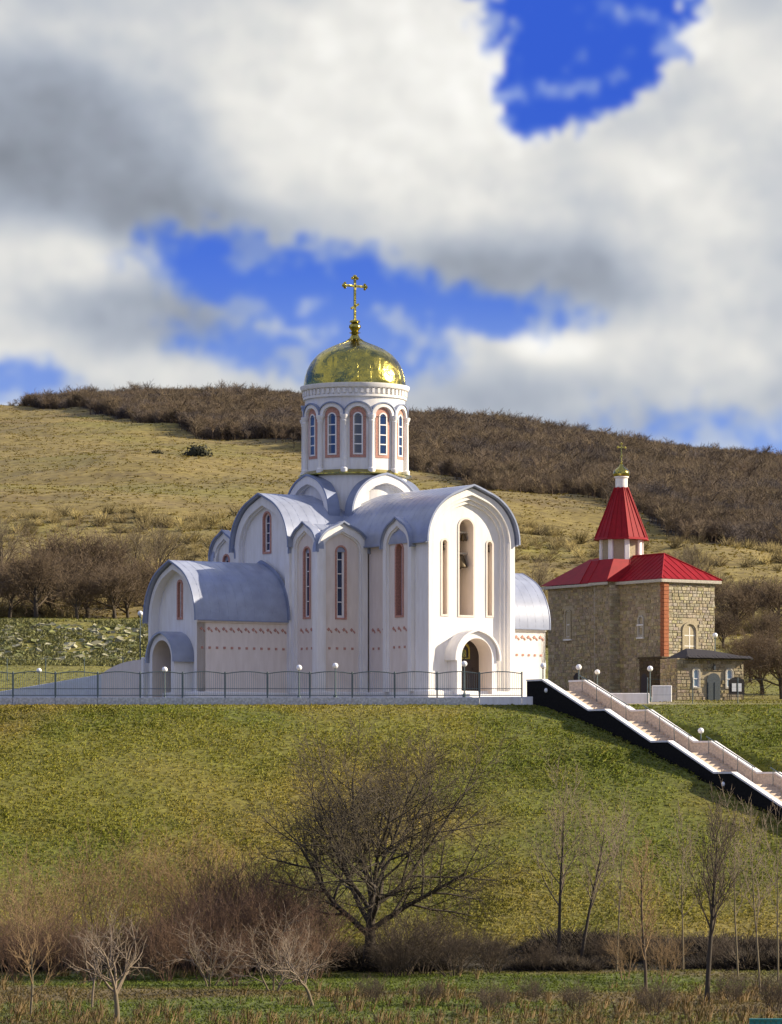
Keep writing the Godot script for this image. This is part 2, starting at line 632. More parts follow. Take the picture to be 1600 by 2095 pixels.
# ------------------------------------------------------------------ the white church
func build_church() -> void:
	var B := Basis(Vector3.UP, -PHI)
	var ch := thing("church", "white church with golden dome and blue-grey barrel roofs", "church", Vector3.ZERO, B)
	var U := 6.1
	var V := 6.7
	var A := 3.12
	var PX := Vector3.RIGHT
	var PZ := Vector3.BACK
	# closed cores: unseen boxes added to keep light from leaking through the walls
	var core := MB.new()
	core.box(Vector3(0, 4.1, 0), Vector3(2 * U - 1.2, 9.2, 2 * V - 1.2))
	core.box(Vector3(7.2, 4.1, 0), Vector3(5.5, 9.2, 2 * A - 1.0))
	core.box(Vector3(0, 1.8, 9.2), Vector3(4.4, 4.8, 4.8))
	core.box(Vector3(0, 1.8, -9.0), Vector3(4.4, 4.8, 4.8))
	obj("light_blocking_core", core, M.peach, ch)
	# plinth
	var pl := MB.new()
	pl.box(Vector3(0, -0.35, 0), Vector3(2 * U + 0.24, 0.9, 2 * V + 0.24), 0.04)
	pl.box(Vector3(9.4, -0.36, 0), Vector3(6.6, 0.9, 2 * A + 0.26), 0.04)
	pl.box(Vector3(0, -0.37, 9.9), Vector3(5.95, 0.9, 6.62), 0.04)
	pl.box(Vector3(0, -0.37, -9.6), Vector3(5.95, 0.9, 6.0), 0.04)
	obj("plinth", pl, M.white, ch)

	# --- the two facades with three bays each side (front left and its twin behind), and the flanks beside the arm
	for s in [1.0, -1.0]:
		var T := wf(Vector3(0, 0, V * s), PZ * s)
		var G := arch(0, 3.15, 0.05, 8.95, 2.95, 0.22)
		var Tg := T.translated_local(Vector3(0, 0, 0.12))
		var gw := arch(0.1, 0.36, 8.75, 10.75, 0.36)
		bay(ch, Tg, G, 0.5, 0.34, M.white, [gw], "gable_arch")
		window(ch, Tg, -0.34, gw, 0.12, [9.3, 9.9, 10.5], 0.16, null, null, 0.12)
		for q in [1.0, -1.0]:
			var Ab := arch(4.62 * q, 1.46, 0.05, 8.6, 1.4, 0.2)
			var w := arch(4.62 * q, 0.3, 4.6, 8.45, 0.3)
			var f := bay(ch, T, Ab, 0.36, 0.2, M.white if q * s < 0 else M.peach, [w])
			window(ch, T, -0.2, w, 0.11, [5.55, 6.45, 7.35, 8.2], 0.16, null, null, 0.09)
			ornament(f, T, -0.2, 4.62 * q - 0.85, 4.62 * q + 0.85, 3)
	for s in [1.0, -1.0]:
		var T := wf(Vector3(U * s, 0, 0), PX * s)
		for q in [1.0, -1.0]:
			var Ab := arch(4.9 * q, 1.8, 0.05, 8.55, 1.45, 0.2)
			var w := arch(4.9 * q, 0.31, 4.55, 8.5, 0.31)
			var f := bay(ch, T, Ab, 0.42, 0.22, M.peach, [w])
			window(ch, T, -0.22, w, 0.1, [5.5, 6.35, 7.2, 8.05], 0.16, null, null, 0.15)
			ornament(f, T, -0.22, 4.9 * q - 1.1, 4.9 * q + 1.1, 4)
		if s < 0:
			bay(ch, T, arch(0, 3.12, 0.05, 8.95, 2.95, 0.22), 0.5, 0.3, M.white, [], "gable_arch")
	# corner pilasters
	for s in [1.0, -1.0]:
		for q in [1.0, -1.0]:
			var c := MB.new()
			c.box(Vector3((U - 0.16) * s, 4.35, (V - 0.16) * q), Vector3(0.5, 8.6, 0.5), 0.03)
			obj("corner_pilaster", c, M.white, ch)

	# --- west arm: flat flank, flank bay, pilaster, on both sides
	for s in [1.0, -1.0]:
		var T := wf(Vector3(0, 0, A * s), PZ * s)
		var TB := wf(Vector3(0, 0, (A + 0.32) * s), PZ * s)
		var fl := MB.new()
		fl.T = T
		var x0: float = U * s
		var x1: float = 8.25 * s
		face(fl, -0.12, arch((x0 + x1) / 2, 1.08, 0.05, 9.0, 0.0))
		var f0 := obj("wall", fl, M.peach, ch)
		ornament(f0, T, -0.12, 7.15 * s - 0.85, 7.15 * s + 0.85, 3)
		var Ab := arch(9.72 * s, 1.5, 0.05, 8.7, 1.42, 0.2)
		var w := arch(9.72 * s, 0.33, 4.6, 8.5, 0.33)
		var f := bay(ch, TB, Ab, 0.36, 0.2, M.peach, [w])
		window(ch, TB, -0.2, w, 0.12, [5.55, 6.5, 7.45, 8.3], 0.42)
		ornament(f, TB, -0.2, 9.72 * s - 0.85, 9.72 * s + 0.85, 3)
		var pi_ := MB.new()
		pi_.box(Vector3(11.9, 4.5, (A - 0.2) * s), Vector3(1.35, 8.9, 0.5), 0.03)
		obj("pilaster", pi_, M.white, ch)

	# --- west facade: three nested arches, belfry openings, portal
	var TW := wf(Vector3(12.6, 0, 0), PX)
	var S0 := arch(0, 3.12, 0.05, 8.95, 2.95, 0.22)
	var S1 := shrink(S0, 0.36)
	var S2 := shrink(S1, 0.22)
	var S3 := shrink(S2, 0.2)
	var st := MB.new()
	st.T = TW
	face(st, 0.0, S0, [S1])
	reveal(st, 0.0, -0.18, S1, true, false)
	face(st, -0.18, S1, [S2])
	reveal(st, -0.18, -0.34, S2, true, false)
	face(st, -0.34, S2, [S3])
	reveal(st, -0.34, -0.5, S3, true, false)
	reveal(st, 0.0, -1.2, S0, false, false)
	obj("gable_arch", st, M.white, ch)
	var oc := arch(-0.08, 0.5, 4.6, 9.8, 0.5)
	var ol := arch(-1.63, 0.17, 4.62, 8.85, 0.17)
	var orr := arch(1.63, 0.17, 4.62, 8.85, 0.17)
	var wl := MB.new()
	wl.T = TW
	face(wl, -0.5, S3, [oc, ol, orr, arch(0, 1.1, -0.2, 2.1, 1.1)])
	obj("facade_wall", wl, M.white, ch)
	for o in [oc, ol, orr]:
		var fr := MB.new()
		fr.T = TW
		var O := arch(o.cx, o.hw + 0.11, o.y0 - 0.11, o.sp, o.ri + 0.11)
		face(fr, -0.46, O, [o])
		reveal(fr, -0.46, -0.52, O, false)
		var dp := 1.5 if o.hw > 0.4 else 0.55
		reveal(fr, -0.46, -0.5 - dp, o, true)
		var nf := obj("belfry_opening", fr, M.peach, ch)
		var bk := MB.new()
		bk.T = TW
		face(bk, -0.5 - dp, o)
		obj("back_wall", bk, M.stonetrim if o.hw > 0.4 else M.peach, nf)
		if o.hw > 0.4:
			var beam := MB.new()
			beam.T = TW
			for y in [9.55, 8.3]:
				beam.box(Vector3(o.cx, y, -1.1), Vector3(1.0, 0.1, 0.12))
			obj("beam", beam, M.stonetrim, nf)
		else:
			var beam := MB.new()
			beam.T = TW
			beam.box(Vector3(o.cx, 8.78, -0.78), Vector3(0.34, 0.07, 0.08))
			obj("beam", beam, M.door, nf)
	portal(ch, TW, -0.5, 1.0, M.white, 0.35)
	var sp := MB.new()
	sp.box(Vector3(14.3, -0.42, 0), Vector3(2.6, 0.5, 4.6), 0.04)
	sp.box(Vector3(14.6, -0.55, 0), Vector3(3.6, 0.4, 5.4), 0.04)
	obj("doorstep", sp, M.white, ch)

	# --- porches
	for s in [1.0, -1.0]:
		var L := 13.15 if s > 0 else 12.55
		var T := wf(Vector3(0, 0, L * s), PZ * s)
		var G := arch(0, 2.85, 0.05, 4.4, 3.2, 0.22)
		var gw := arch(0, 0.2, 4.6, 6.55, 0.2)
		var dop := arch(0, 1.1, -0.2, 2.1, 1.1)
		var r := MB.new()
		r.T = T
		var I := shrink(G, 0.3)
		face(r, 0.0, G, [I])
		reveal(r, 0.0, -0.55, I, true, false)
		reveal(r, 0.0, -0.6, G, false, false)
		obj("porch_arch", r, M.white, ch)
		var f := MB.new()
		f.T = T
		face(f, -0.55, I, [gw, dop])
		obj("porch_wall", f, M.white, ch)
		window(ch, T, -0.55, gw, 0.13, [5.1, 5.6, 6.1])
		portal(ch, T, -0.55, 1.3, M.roof, 0.5)
		for q in [1.0, -1.0]:
			var sw := wf(Vector3(2.85 * q, 0, 0), PX * q)
			var len := L - V
			var cx: float = (V + L) / 2.0 * s * -q
			var side := MB.new()
			side.T = sw
			face(side, 0.0, arch(cx, len / 2.0, 0.05, 4.45, 0.0))
			side.box(Vector3(cx, 4.3, 0.05), Vector3(len, 0.18, 0.14), 0.02)
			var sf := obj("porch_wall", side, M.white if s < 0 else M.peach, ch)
			if q > 0:
				ornament(sf, sw, 0.0, cx - len / 2.0 + 0.1, cx + len / 2.0 - 0.1, 12)
		var rf := MB.new()
		rf.T = T
		vault(rf, arch(0, 3.05, 0, 4.45, 3.34, 0.24), -(L - V) - 0.1, 0.22, 0.12, 0.12)
		var ro := obj("roof", rf, M.roof, ch)
		seams(ro, T, arch(0, 3.05, 0, 4.45, 3.34, 0.24), -(L - V), 0.2)
		var ed := MB.new()
		ed.T = T
		vault(ed, arch(0, 3.08, 0, 4.45, 3.37, 0.24), 0.22, 0.27, 0.1, 0.14)
		for q in [-1.0, 1.0]:
			ed.box(Vector3(3.0 * q, 4.34, -(L - V) / 2.0), Vector3(0.2, 0.05, L - V))
		obj("roof_edge", ed, M.roof_edge, ro)
		# flashing where the porch roof meets the gable
		var fz := MB.new()
		fz.T = wf(Vector3(0, 0, V * s), PZ * s)
		vault(fz, arch(0, 3.25, 0, 4.45, 3.55, 0.24), 0.1, 0.2, 0.2, 0.0)
		obj("flashing", fz, M.roof_edge, ro)

	# --- main roofs
	var specs := [
		[wf(Vector3(12.6, 0, 0), PX), arch(0, 3.34, 0, 8.98, 3.1, 0.24), -13.0, 0.2],
		[wf(Vector3(-6.1, 0, 0), -PX), arch(0, 3.34, 0, 8.98, 3.1, 0.24), -6.5, 0.2],
		[wf(Vector3(0, 0, V), PZ), arch(0, 3.36, 0, 8.98, 3.1, 0.24), -7.0, 0.34],
		[wf(Vector3(0, 0, -V), -PZ), arch(0, 3.36, 0, 8.98, 3.1, 0.24), -7.0, 0.34],
	]
	for s in [1.0, -1.0]:
		for q in [1.0, -1.0]:
			specs.append([wf(Vector3(0, 0, V * s), PZ * s), arch(4.62 * q, 1.56, 0, 8.62, 1.5, 0.22), -0.4, 0.12])
			specs.append([wf(Vector3(U * s, 0, 0), PX * s), arch(4.9 * q, 1.9, 0, 8.57, 1.55, 0.22), -0.4, 0.12])
			specs.append([wf(Vector3(0, 0, V * s), PZ * s), arch(4.5 * q, 1.36, 0, 8.62, 1.4, 0.2), -4.6, -0.4])
			specs.append([wf(Vector3(U * s, 0, 0), PX * s), arch(4.8 * q, 1.6, 0, 8.57, 1.45, 0.2), -4.6, -0.4])
		specs.append([wf(Vector3(0, 0, (A + 0.32) * s), PZ * s), arch(9.72 * s, 1.6, 0, 8.72, 1.52, 0.22), -2.7, 0.12])
	for e in specs:
		var rf := MB.new()
		rf.T = e[0]
		vault(rf, e[1], e[2], e[3], 0.12, 0.12)
		var ro := obj("roof", rf, M.roof, ch)
		seams(ro, e[0], e[1], e[2], e[3])
		var a: Dictionary = e[1]
		if e[3] < 0.0:
			continue
		var ed := MB.new()
		ed.T = e[0]
		vault(ed, arch(a.cx, a.hw + 0.03, 0, a.sp, a.ri + 0.03, a.tip), e[3], e[3] + 0.05, 0.1, 0.14)
		obj("roof_edge", ed, M.roof_edge, ro)
	# eave boards of the arm
	for s in [1.0, -1.0]:
		var eb := MB.new()
		eb.box(Vector3(7.2, 8.83, (A + 0.16) * s), Vector3(2.2, 0.1, 0.3), 0.02)
		eb.box(Vector3(11.9, 8.83, (A + 0.16) * s), Vector3(1.3, 0.1, 0.3), 0.02)
		obj("eave", eb, M.roof_edge, ch)

	# --- drum
	var R := 3.1
	var dr := MB.new()
	dr.lathe([Vector2(R + 0.1, 9.5), Vector2(R + 0.1, 13.55), Vector2(R, 13.6), Vector2(R, 18.3), Vector2(R + 0.12, 18.34), Vector2(R + 0.12, 18.48), Vector2(R + 0.05, 18.5), Vector2(R + 0.05, 18.86), Vector2(R + 0.22, 18.9), Vector2(R + 0.3, 19.08), Vector2(R + 0.3, 19.16), Vector2(0, 19.2)], 72)
	var drum := obj("drum", dr, M.white, ch)
	var ring := MB.new()
	ring.lathe([Vector2(R + 0.1, 13.5), Vector2(R + 0.42, 13.58), Vector2(R + 0.42, 13.64), Vector2(R + 0.02, 13.86)], 72)
	obj("gold_ring", ring, M.gold, drum)
	var dn := MB.new()
	for k in 56:
		dn.T = Transform3D(Basis(Vector3.UP, TAU * k / 56.0), Vector3.ZERO)
		dn.box(Vector3(0, 18.68, R + 0.1), Vector3(0.16, 0.3, 0.12))
	var dno := obj("dentils", dn, M.white, drum)
	dno.set_meta("kind", "stuff")
	# twelve bays of the drum
	var colm := MB.new()
	colm.lathe([Vector2(0.24, 13.62), Vector2(0.24, 13.9), Vector2(0.17, 13.98), Vector2(0.16, 16.75), Vector2(0.2, 16.82), Vector2(0.17, 16.88), Vector2(0.27, 17.1), Vector2(0.27, 17.2), Vector2(0.0, 17.22)], 14)
	var col_mesh := colm.mesh()
	var hood := MB.new()
	var HO := arch(0, 0.82, 17.12, 17.2, 0.72)
	var HI := arch(0, 0.56, 17.0, 17.2, 0.5)
	face(hood, 0.2, HO, [HI])
	reveal(hood, 0.2, 0.0, HO, false, true)
	reveal(hood, 0.2, 0.0, HI, true, false)
	hood.bend(R)
	var hood_mesh := hood.mesh()
	var fl2 := MB.new()
	var FO := arch(0, 0.86, 17.2, 17.22, 0.79)
	face(fl2, 0.26, FO, [arch(0, 0.8, 17.1, 17.22, 0.7)])
	reveal(fl2, 0.26, 0.0, FO, false, false)
	fl2.bend(R)
	var fl_mesh := fl2.mesh()
	var pn := MB.new()
	var PO := arch(0, 0.5, 14.58, 17.2, 0.46)
	var PI_ := arch(0, 0.3, 14.75, 17.05, 0.3)
	face(pn, 0.03, PO, [PI_], 0.2)
	reveal(pn, 0.03, 0.0, PO, false)
	reveal(pn, 0.03, 0.012, PI_, true)
	pn.bend(R)
	var pn_mesh := pn.mesh()
	var sa := MB.new()
	var SI := arch(0, 0.22, 14.84, 17.05, 0.22)
	face(sa, 0.06, PI_, [SI], 0.15)
	reveal(sa, 0.06, 0.02, SI, true)
	reveal(sa, 0.06, 0.03, PI_, false)
	for y in [15.4, 15.98, 16.6]:
		sa.box(Vector3(0, y, 0.04), Vector3(0.44, 0.07, 0.04))
	sa.bend(R)
	var sa_mesh := sa.mesh()
	var panes := []
	var ys := [14.84, 15.4, 15.98, 16.6, 17.05]
	for i in 4:
		var p := MB.new()
		var lo: float = ys[i] + (0.035 if i > 0 else 0.0)
		if i == 3:
			face(p, 0.022, arch(0, 0.22, lo, 17.05, 0.22))
		else:
			face(p, 0.022, arch(0, 0.22, lo, ys[i + 1] - 0.035, 0.0))
		p.bend(R)
		panes.append(p.mesh())
	for k in 12:
		# the drum windows face the arms' axes: one looks along +x
		var T := Transform3D(Basis(Vector3.UP, PI / 2 + TAU * k / 12.0), Vector3.ZERO)
		var w := inst("window", pn_mesh, M.salmon, ch, T)
		inst("sash", sa_mesh, M.white, w, Transform3D())
		for p in panes:
			inst("pane", p, M.glass, w, Transform3D())
		var h := inst("hood", hood_mesh, M.white, ch, T)
		inst("flashing", fl_mesh, M.roof_edge, h, Transform3D())
		var T2 := Transform3D(Basis(Vector3.UP, PI / 2 + TAU * (k + 0.5) / 12.0), Vector3.ZERO)
		inst("column", col_mesh, M.white, ch, T2 * Transform3D(Basis(), Vector3(0, 0, R + 0.12)))
	# kokoshniki round the foot of the drum
	for n in [PX, PZ, -PX, -PZ]:
		var T := wf(n * 3.55, n)
		var K := arch(0, 2.5, 9.4, 11.05, 2.4, 0.08)
		bay(ch, T, K, 0.5, 0.5, M.white, [], "kokoshnik")
		var rf := MB.new()
		rf.T = T
		vault(rf, arch(0, 2.6, 0, 11.05, 2.5, 0.1), -0.75, 0.06, 0.12, 1.5)
		obj("kokoshnik_roof", rf, M.roof_edge, ch)

	# --- dome, finial, cross
	var dm := MB.new()
	var prof := []
	var key := [Vector2(3.16, 19.16), Vector2(3.14, 19.5), Vector2(3.02, 20.05), Vector2(2.72, 20.68), Vector2(2.2, 21.25), Vector2(1.55, 21.62), Vector2(0.95, 21.86), Vector2(0.5, 22.06), Vector2(0.3, 22.28), Vector2(0.2, 22.5)]
	for i in key.size() - 1:
		var p0: Vector2 = key[maxi(i - 1, 0)]
		var p3: Vector2 = key[mini(i + 2, key.size() - 1)]
		for k in 4:
			prof.append((key[i] as Vector2).cubic_interpolate(key[i + 1], p0, p3, k / 4.0))
	prof.append(key[-1])
	dm.lathe(prof, 72)
	var dome := obj("dome", dm, M.gold, ch)
	# raised seams of the gilded sheets
	var sm := MB.new()
	for k in 24:
		var a := TAU * k / 24.0
		var pp := PackedVector3Array()
		var rr := PackedFloat32Array()
		for i in range(0, prof.size() - 6, 3):
			var q: Vector2 = prof[i]
			pp.append(Vector3(cos(a) * q.x, q.y, sin(a) * q.x))
			rr.append(0.012)
		sm.tube(pp, rr, 4)
	obj("seams", sm, M.gold, dome)
	var fn := MB.new()
	fn.lathe([Vector2(0.2, 22.48), Vector2(0.36, 22.55), Vector2(0.2, 22.62), Vector2(0.26, 22.72), Vector2(0.38, 22.9), Vector2(0.36, 23.02), Vector2(0.2, 23.16), Vector2(0.34, 23.22), Vector2(0.3, 23.3), Vector2(0.06, 23.4)], 24)
	obj("finial", fn, M.gold, ch)
	var cr := MB.new()
	cross(cr, Vector3(0, 23.3, 0), 2.72, 0.8)
	obj("cross", cr, M.gold, ch)

	# bells hang in the belfry openings: things of their own
	var bl := MB.new()
	bl.lathe([Vector2(0.0, -0.62), Vector2(0.3, -0.62), Vector2(0.36, -0.66), Vector2(0.37, -0.6), Vector2(0.29, -0.42), Vector2(0.24, -0.2), Vector2(0.2, -0.06), Vector2(0.1, 0.0), Vector2(0.0, 0.02)], 24)
	bl.box(Vector3(0, 0.08, 0), Vector3(0.1, 0.18, 0.06), 0.015)
	var bmesh := bl.mesh()
	var tg := MB.new()
	tg.bar(Vector3(0, -0.1, 0), Vector3(0, -0.68, 0), 0.02)
	tg.ball(Vector3(0, -0.7, 0), 0.06)
	var tmesh := tg.mesh()
	for e in [[-0.08, 8.22, 1.15, "large bronze bell on the lower beam of the tall central arch"], [-0.3, 9.48, 0.62, "small bronze bell at left on the upper beam of the central arch"], [0.14, 9.48, 0.62, "small bronze bell at right on the upper beam of the central arch"], [-1.63, 8.7, 0.42, "little dark bell in the narrow niche left of the central arch"], [1.63, 8.7, 0.42, "little dark bell in the narrow niche right of the central arch"]]:
		var t := TW * Transform3D(Basis().scaled(Vector3.ONE * e[2]), Vector3(e[0], e[1], -1.1 if absf(e[0]) < 1 else -0.78))
		var b := thing("church_bell", e[3], "bell", Vector3.ZERO, Basis(), "bells in the belfry arches")
		b.transform = ch.transform * t
		inst("bell_body", bmesh, M.bronze, b, Transform3D())
		inst("clapper", tmesh, M.bronze, b, Transform3D())


func cross(mb: MB, at: Vector3, h: float, half: float) -> void:
	# three-barred cross whose bars run along z
	var t := h * 0.035
	mb.box(at + Vector3(0, h / 2, 0), Vector3(t, h, t * 1.5))
	mb.box(at + Vector3(0, h * 0.79, 0), Vector3(t, t * 1.5, half * 2))
	for s in [-1.0, 1.0]:
		mb.ball(at + Vector3(0, h * 0.79, half * s), t * 1.5, 8)
		mb.ball(at + Vector3(0, h * 0.79 + t * 1.4, half * s * 0.92), t * 1.0, 8)
		mb.ball(at + Vector3(0, h * 0.79 - t * 1.4, half * s * 0.92), t * 1.0, 8)
		mb.ball(at + Vector3(0, h * 0.97, t * 1.8 * s), t * 1.1, 8)
	mb.ball(at + Vector3(0, h, 0), t * 1.5, 8)
	var keep := mb.T
	mb.T = keep * Transform3D(Basis(Vector3.RIGHT, 0.5), at + Vector3(0, h * 0.33, 0))
	mb.box(Vector3.ZERO, Vector3(t, t * 1.4, half * 0.8))
	mb.T = keep


# ------------------------------------------------------------------ the stone church
func stone_face(mb: MB, T: Transform3D, x0: float, x1: float, y0: float, y1: float, holes: Array, rng: RandomNumberGenerator, base: Color) -> void:
	mb.T = T
	var y := y0
	while y < y1 - 0.05:
		var rh := minf(rng.randf_range(0.14, 0.25), y1 - y)
		var x := x0
		while x < x1 - 0.05:
			var w := minf(rng.randf_range(0.18, 0.46), x1 - x)
			var cx := x + w / 2
			var cy := y + rh / 2
			var skip := false
			for h in holes:
				if absf(cx - h[0]) < h[1] + w * 0.35 and cy > h[2] - 0.1 and cy < h[3] + 0.1:
					skip = true
			if not skip:
				var k := rng.randf_range(0.72, 1.22)
				mb.col = Color(base.r * k, base.g * k * rng.randf_range(0.93, 1.04), base.b * k * rng.randf_range(0.8, 1.15))
				var pr := rng.randf_range(0.03, 0.075)
				mb.box(Vector3(cx, cy, pr / 2 - 0.01), Vector3(w - 0.03, rh - 0.03, pr + 0.02), 0.015)
			x += w
		y += rh


func build_stone_church() -> void:
	var rng := RandomNumberGenerator.new()
	rng.seed = 77
	var B := Basis(Vector3.UP, -PHI)
	var at := Vector3(17.9, 0.75, -23.0)
	var sc := thing("stone_church", "brown stone church with red hipped roof and red spire tower", "church", at, B)
	var PX := Vector3.RIGHT
	var PZ := Vector3.BACK
	var EH := 7.4
	var w := MB.new()
	w.box(Vector3(1.26, EH / 2 - 0.5, 0), Vector3(12.32, EH + 1.0, 4.22))
	w.box(Vector3(-2.25, EH / 2 - 0.5, 2.2), Vector3(5.3, EH + 1.0, 0.7))
	w.box(Vector3(1.8, EH / 2 - 0.5, 2.3), Vector3(1.6, EH + 1.0, 1.4))
	obj("wall", w, M.mortar, sc)
	var stn := MB.new()
	stn.colored = true
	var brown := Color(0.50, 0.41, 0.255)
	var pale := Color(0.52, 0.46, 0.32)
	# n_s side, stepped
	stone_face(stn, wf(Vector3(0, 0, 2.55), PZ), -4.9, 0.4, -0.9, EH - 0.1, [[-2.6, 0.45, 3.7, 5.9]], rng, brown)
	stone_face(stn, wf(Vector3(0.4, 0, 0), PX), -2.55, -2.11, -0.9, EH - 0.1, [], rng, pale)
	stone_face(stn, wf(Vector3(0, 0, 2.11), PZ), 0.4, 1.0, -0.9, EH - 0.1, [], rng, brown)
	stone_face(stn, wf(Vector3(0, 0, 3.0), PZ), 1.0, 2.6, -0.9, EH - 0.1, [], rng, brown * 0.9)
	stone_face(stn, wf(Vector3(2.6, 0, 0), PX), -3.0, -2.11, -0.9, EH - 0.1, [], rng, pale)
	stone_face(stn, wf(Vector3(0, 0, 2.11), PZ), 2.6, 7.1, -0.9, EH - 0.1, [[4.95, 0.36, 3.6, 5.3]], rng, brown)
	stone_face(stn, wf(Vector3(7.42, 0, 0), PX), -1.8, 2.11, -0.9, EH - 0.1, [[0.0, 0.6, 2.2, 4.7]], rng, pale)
	var so := obj("stones", stn, M.stone, sc)
	so.set_meta("kind", "stuff")
	# brick quoin at the near corner
	for i in 32:
		var q := MB.new()
		var d := 0.02 if i % 2 == 0 else 0.0
		q.box(Vector3(7.42 - 0.16 + 0.1, -0.8 + i * 0.26, 2.11 - 0.16 + 0.1), Vector3(0.4 + d, 0.245, 0.4 + d), 0.012)
		obj("brick", q, M.quoin, sc)
	# windows
	var T1 := wf(Vector3(0, 0, 2.55), PZ)
	window(sc, T1, 0.05, arch(-2.6, 0.24, 3.85, 5.55, 0.1), 0.13, [4.7], 0.1, M.mortar)
	var T2 := wf(Vector3(0, 0, 2.11), PZ)
	window(sc, T2, 0.05, arch(4.95, 0.22, 3.75, 4.75, 0.22), 0.12, [4.3], 0.1, M.stonetrim)
	var T3 := wf(Vector3(7.42, 0, 0), PX)
	var wp := window(sc, T3, 0.05, arch(0, 0.5, 2.35, 3.95, 0.5), 0.16, [3.0, 3.7], 0.1, M.mortar, M.glass)
	var mu := MB.new()
	mu.T = T3
	mu.box(Vector3(0, 3.3, -0.01), Vector3(0.06, 1.9, 0.05))
	obj("mullion", mu, M.white, wp)
	for e in [[T1, -2.6, 3.66, 0.8], [T2, 4.95, 3.56, 0.7], [T2, 4.95, 4.42, 0.62], [T3, 0.0, 2.12, 1.5]]:
		var si := MB.new()
		si.T = e[0]
		si.box(Vector3(e[1], e[2], 0.1), Vector3(e[3], 0.1, 0.18), 0.02)
		obj("sill", si, M.white, sc)
	# annex at the corner with a dark arched door
	var an := MB.new()
	an.box(Vector3(7.4, 0.6, 2.4), Vector3(2.4, 3.0, 1.7), 0.03)
	var ano := obj("annex", an, M.annex, sc)
	var anst := MB.new()
	anst.colored = true
	stone_face(anst, wf(Vector3(0, 0, 3.25), PZ), 6.2, 8.6, -0.9, 2.1, [[6.75, 0.35, -1.0, 1.2]], rng, Color(0.12, 0.085, 0.045))
	stone_face(anst, wf(Vector3(8.6, 0, 0), PX), -3.25, -1.55, -0.9, 2.1, [], rng, Color(0.12, 0.085, 0.045))
	obj("stones", anst, M.stone, ano).set_meta("kind", "stuff")
	var ad := MB.new()
	ad.T = wf(Vector3(0, 0, 3.25), PZ)
	face(ad, 0.02, arch(6.75, 0.35, -0.9, 0.75, 0.4))
	obj("door", ad, M.door, ano)
	var cp := MB.new()
	cp.box(Vector3(7.4, 2.16, 2.4), Vector3(2.6, 0.12, 1.9), 0.02)
	obj("coping", cp, M.annex, ano)
	# another dark door low on the left side
	var ld := MB.new()
	ld.T = T1
	face(ld, 0.09, arch(-1.5, 0.4, -0.9, 1.0, 0.4))
	obj("door", ld, M.door, sc)
	# --- red roof: slopes as slabs with standing ribs
	var rf := MB.new()
	var RH := 9.25
	var e0 := -5.3
	var e1 := 7.7
	var ev := 2.55
	var r0 := -3.0
	var r1 := 4.7
	var inside := Vector3(1.2, 7.0, 0)
	rf.qout(Vector3(e0, EH, ev), Vector3(e1, EH, ev), Vector3(r1, RH, 0), Vector3(r0, RH, 0), inside)
	rf.qout(Vector3(e0, EH + 0.02, 2.98), Vector3(0.0, EH + 0.02, 2.98), Vector3(0.0, RH, 0.4), Vector3(r0, RH, 0.4), inside)
	rf.qout(Vector3(e0, EH, -ev), Vector3(e1, EH, -ev), Vector3(r1, RH, 0), Vector3(r0, RH, 0), inside)
	rf.tout(Vector3(e1, EH, ev), Vector3(e1, EH, -ev), Vector3(r1, RH, 0), inside)
	rf.tout(Vector3(e0, EH, ev), Vector3(e0, EH, -ev), Vector3(r0, RH, 0), inside)
	rf.quad(Vector3(e0, EH - 0.03, ev), Vector3(e1, EH - 0.03, ev), Vector3(e1, EH - 0.03, -ev), Vector3(e0, EH - 0.03, -ev), Vector3.DOWN)
	var roof := obj("roof", rf, M.red, sc)
	var rb := MB.new()
	for i in 26:
		var x := e0 + 0.3 + i * 0.5
		if x > e1 - 0.1:
			break
		var t := 1.0
		if x < r0:
			t = (x - e0) / (r0 - e0)
		elif x > r1:
			t = (e1 - x) / (e1 - r1)
		rb.bar(Vector3(x, EH + 0.01, ev), Vector3(x, EH + 0.01 + (RH - EH) * t, ev * (1 - t)), 0.025, 4)
	for i in 9:
		var z := -ev + 0.3 + i * 0.55
		var t := 1.0 - absf(z) / ev
		rb.bar(Vector3(e1, EH + 0.01, z), Vector3(e1 - (e1 - r1) * t, EH + 0.01 + (RH - EH) * t, z), 0.025, 4)
	rb.bar(Vector3(r0, RH + 0.02, 0), Vector3(r1, RH + 0.02, 0), 0.06, 6)
	rb.bar(Vector3(r1, RH + 0.02, 0), Vector3(e1, EH + 0.02, ev), 0.05, 6)
	rb.bar(Vector3(r1, RH + 0.02, 0), Vector3(e1, EH + 0.02, -ev), 0.05, 6)
	obj("ribs", rb, M.red, roof)
	# stepped roof pieces over the projections, each closed by a slope turned to the sun
	for e in [[-0.75, 0.6, 2.98], [0.75, 2.85, 3.42]]:
		var z0: float = e[2]
		var zb := z0 - 1.7
		var p := MB.new()
		var ins := Vector3((e[0] + e[1]) / 2, 7.8, z0 - 1.0)
		var hy := 8.95
		var b := [Vector3(e[0], EH, z0), Vector3(e[1], EH, z0), Vector3(e[1], EH, zb), Vector3(e[0], EH, zb)]
		var t := [Vector3(e[0] + 0.3, hy, z0 - 0.8), Vector3(e[1] - 0.3, hy, z0 - 0.8), Vector3(e[1] - 0.3, hy, zb - 0.5), Vector3(e[0] + 0.3, hy, zb - 0.5)]
		for k in 4:
			p.qout(b[k], b[(k + 1) % 4], t[(k + 1) % 4], t[k], ins)
		p.quad(t[0], t[1], t[2], t[3], Vector3.UP)
		p.quad(b[0], b[1], b[2], b[3], Vector3.DOWN)
		for k in 4:
			p.bar(b[k], t[k], 0.04, 5)
		obj("roof_step", p, M.red, roof)
	rf = null
	# pale fascia under the eaves
	var fa := MB.new()
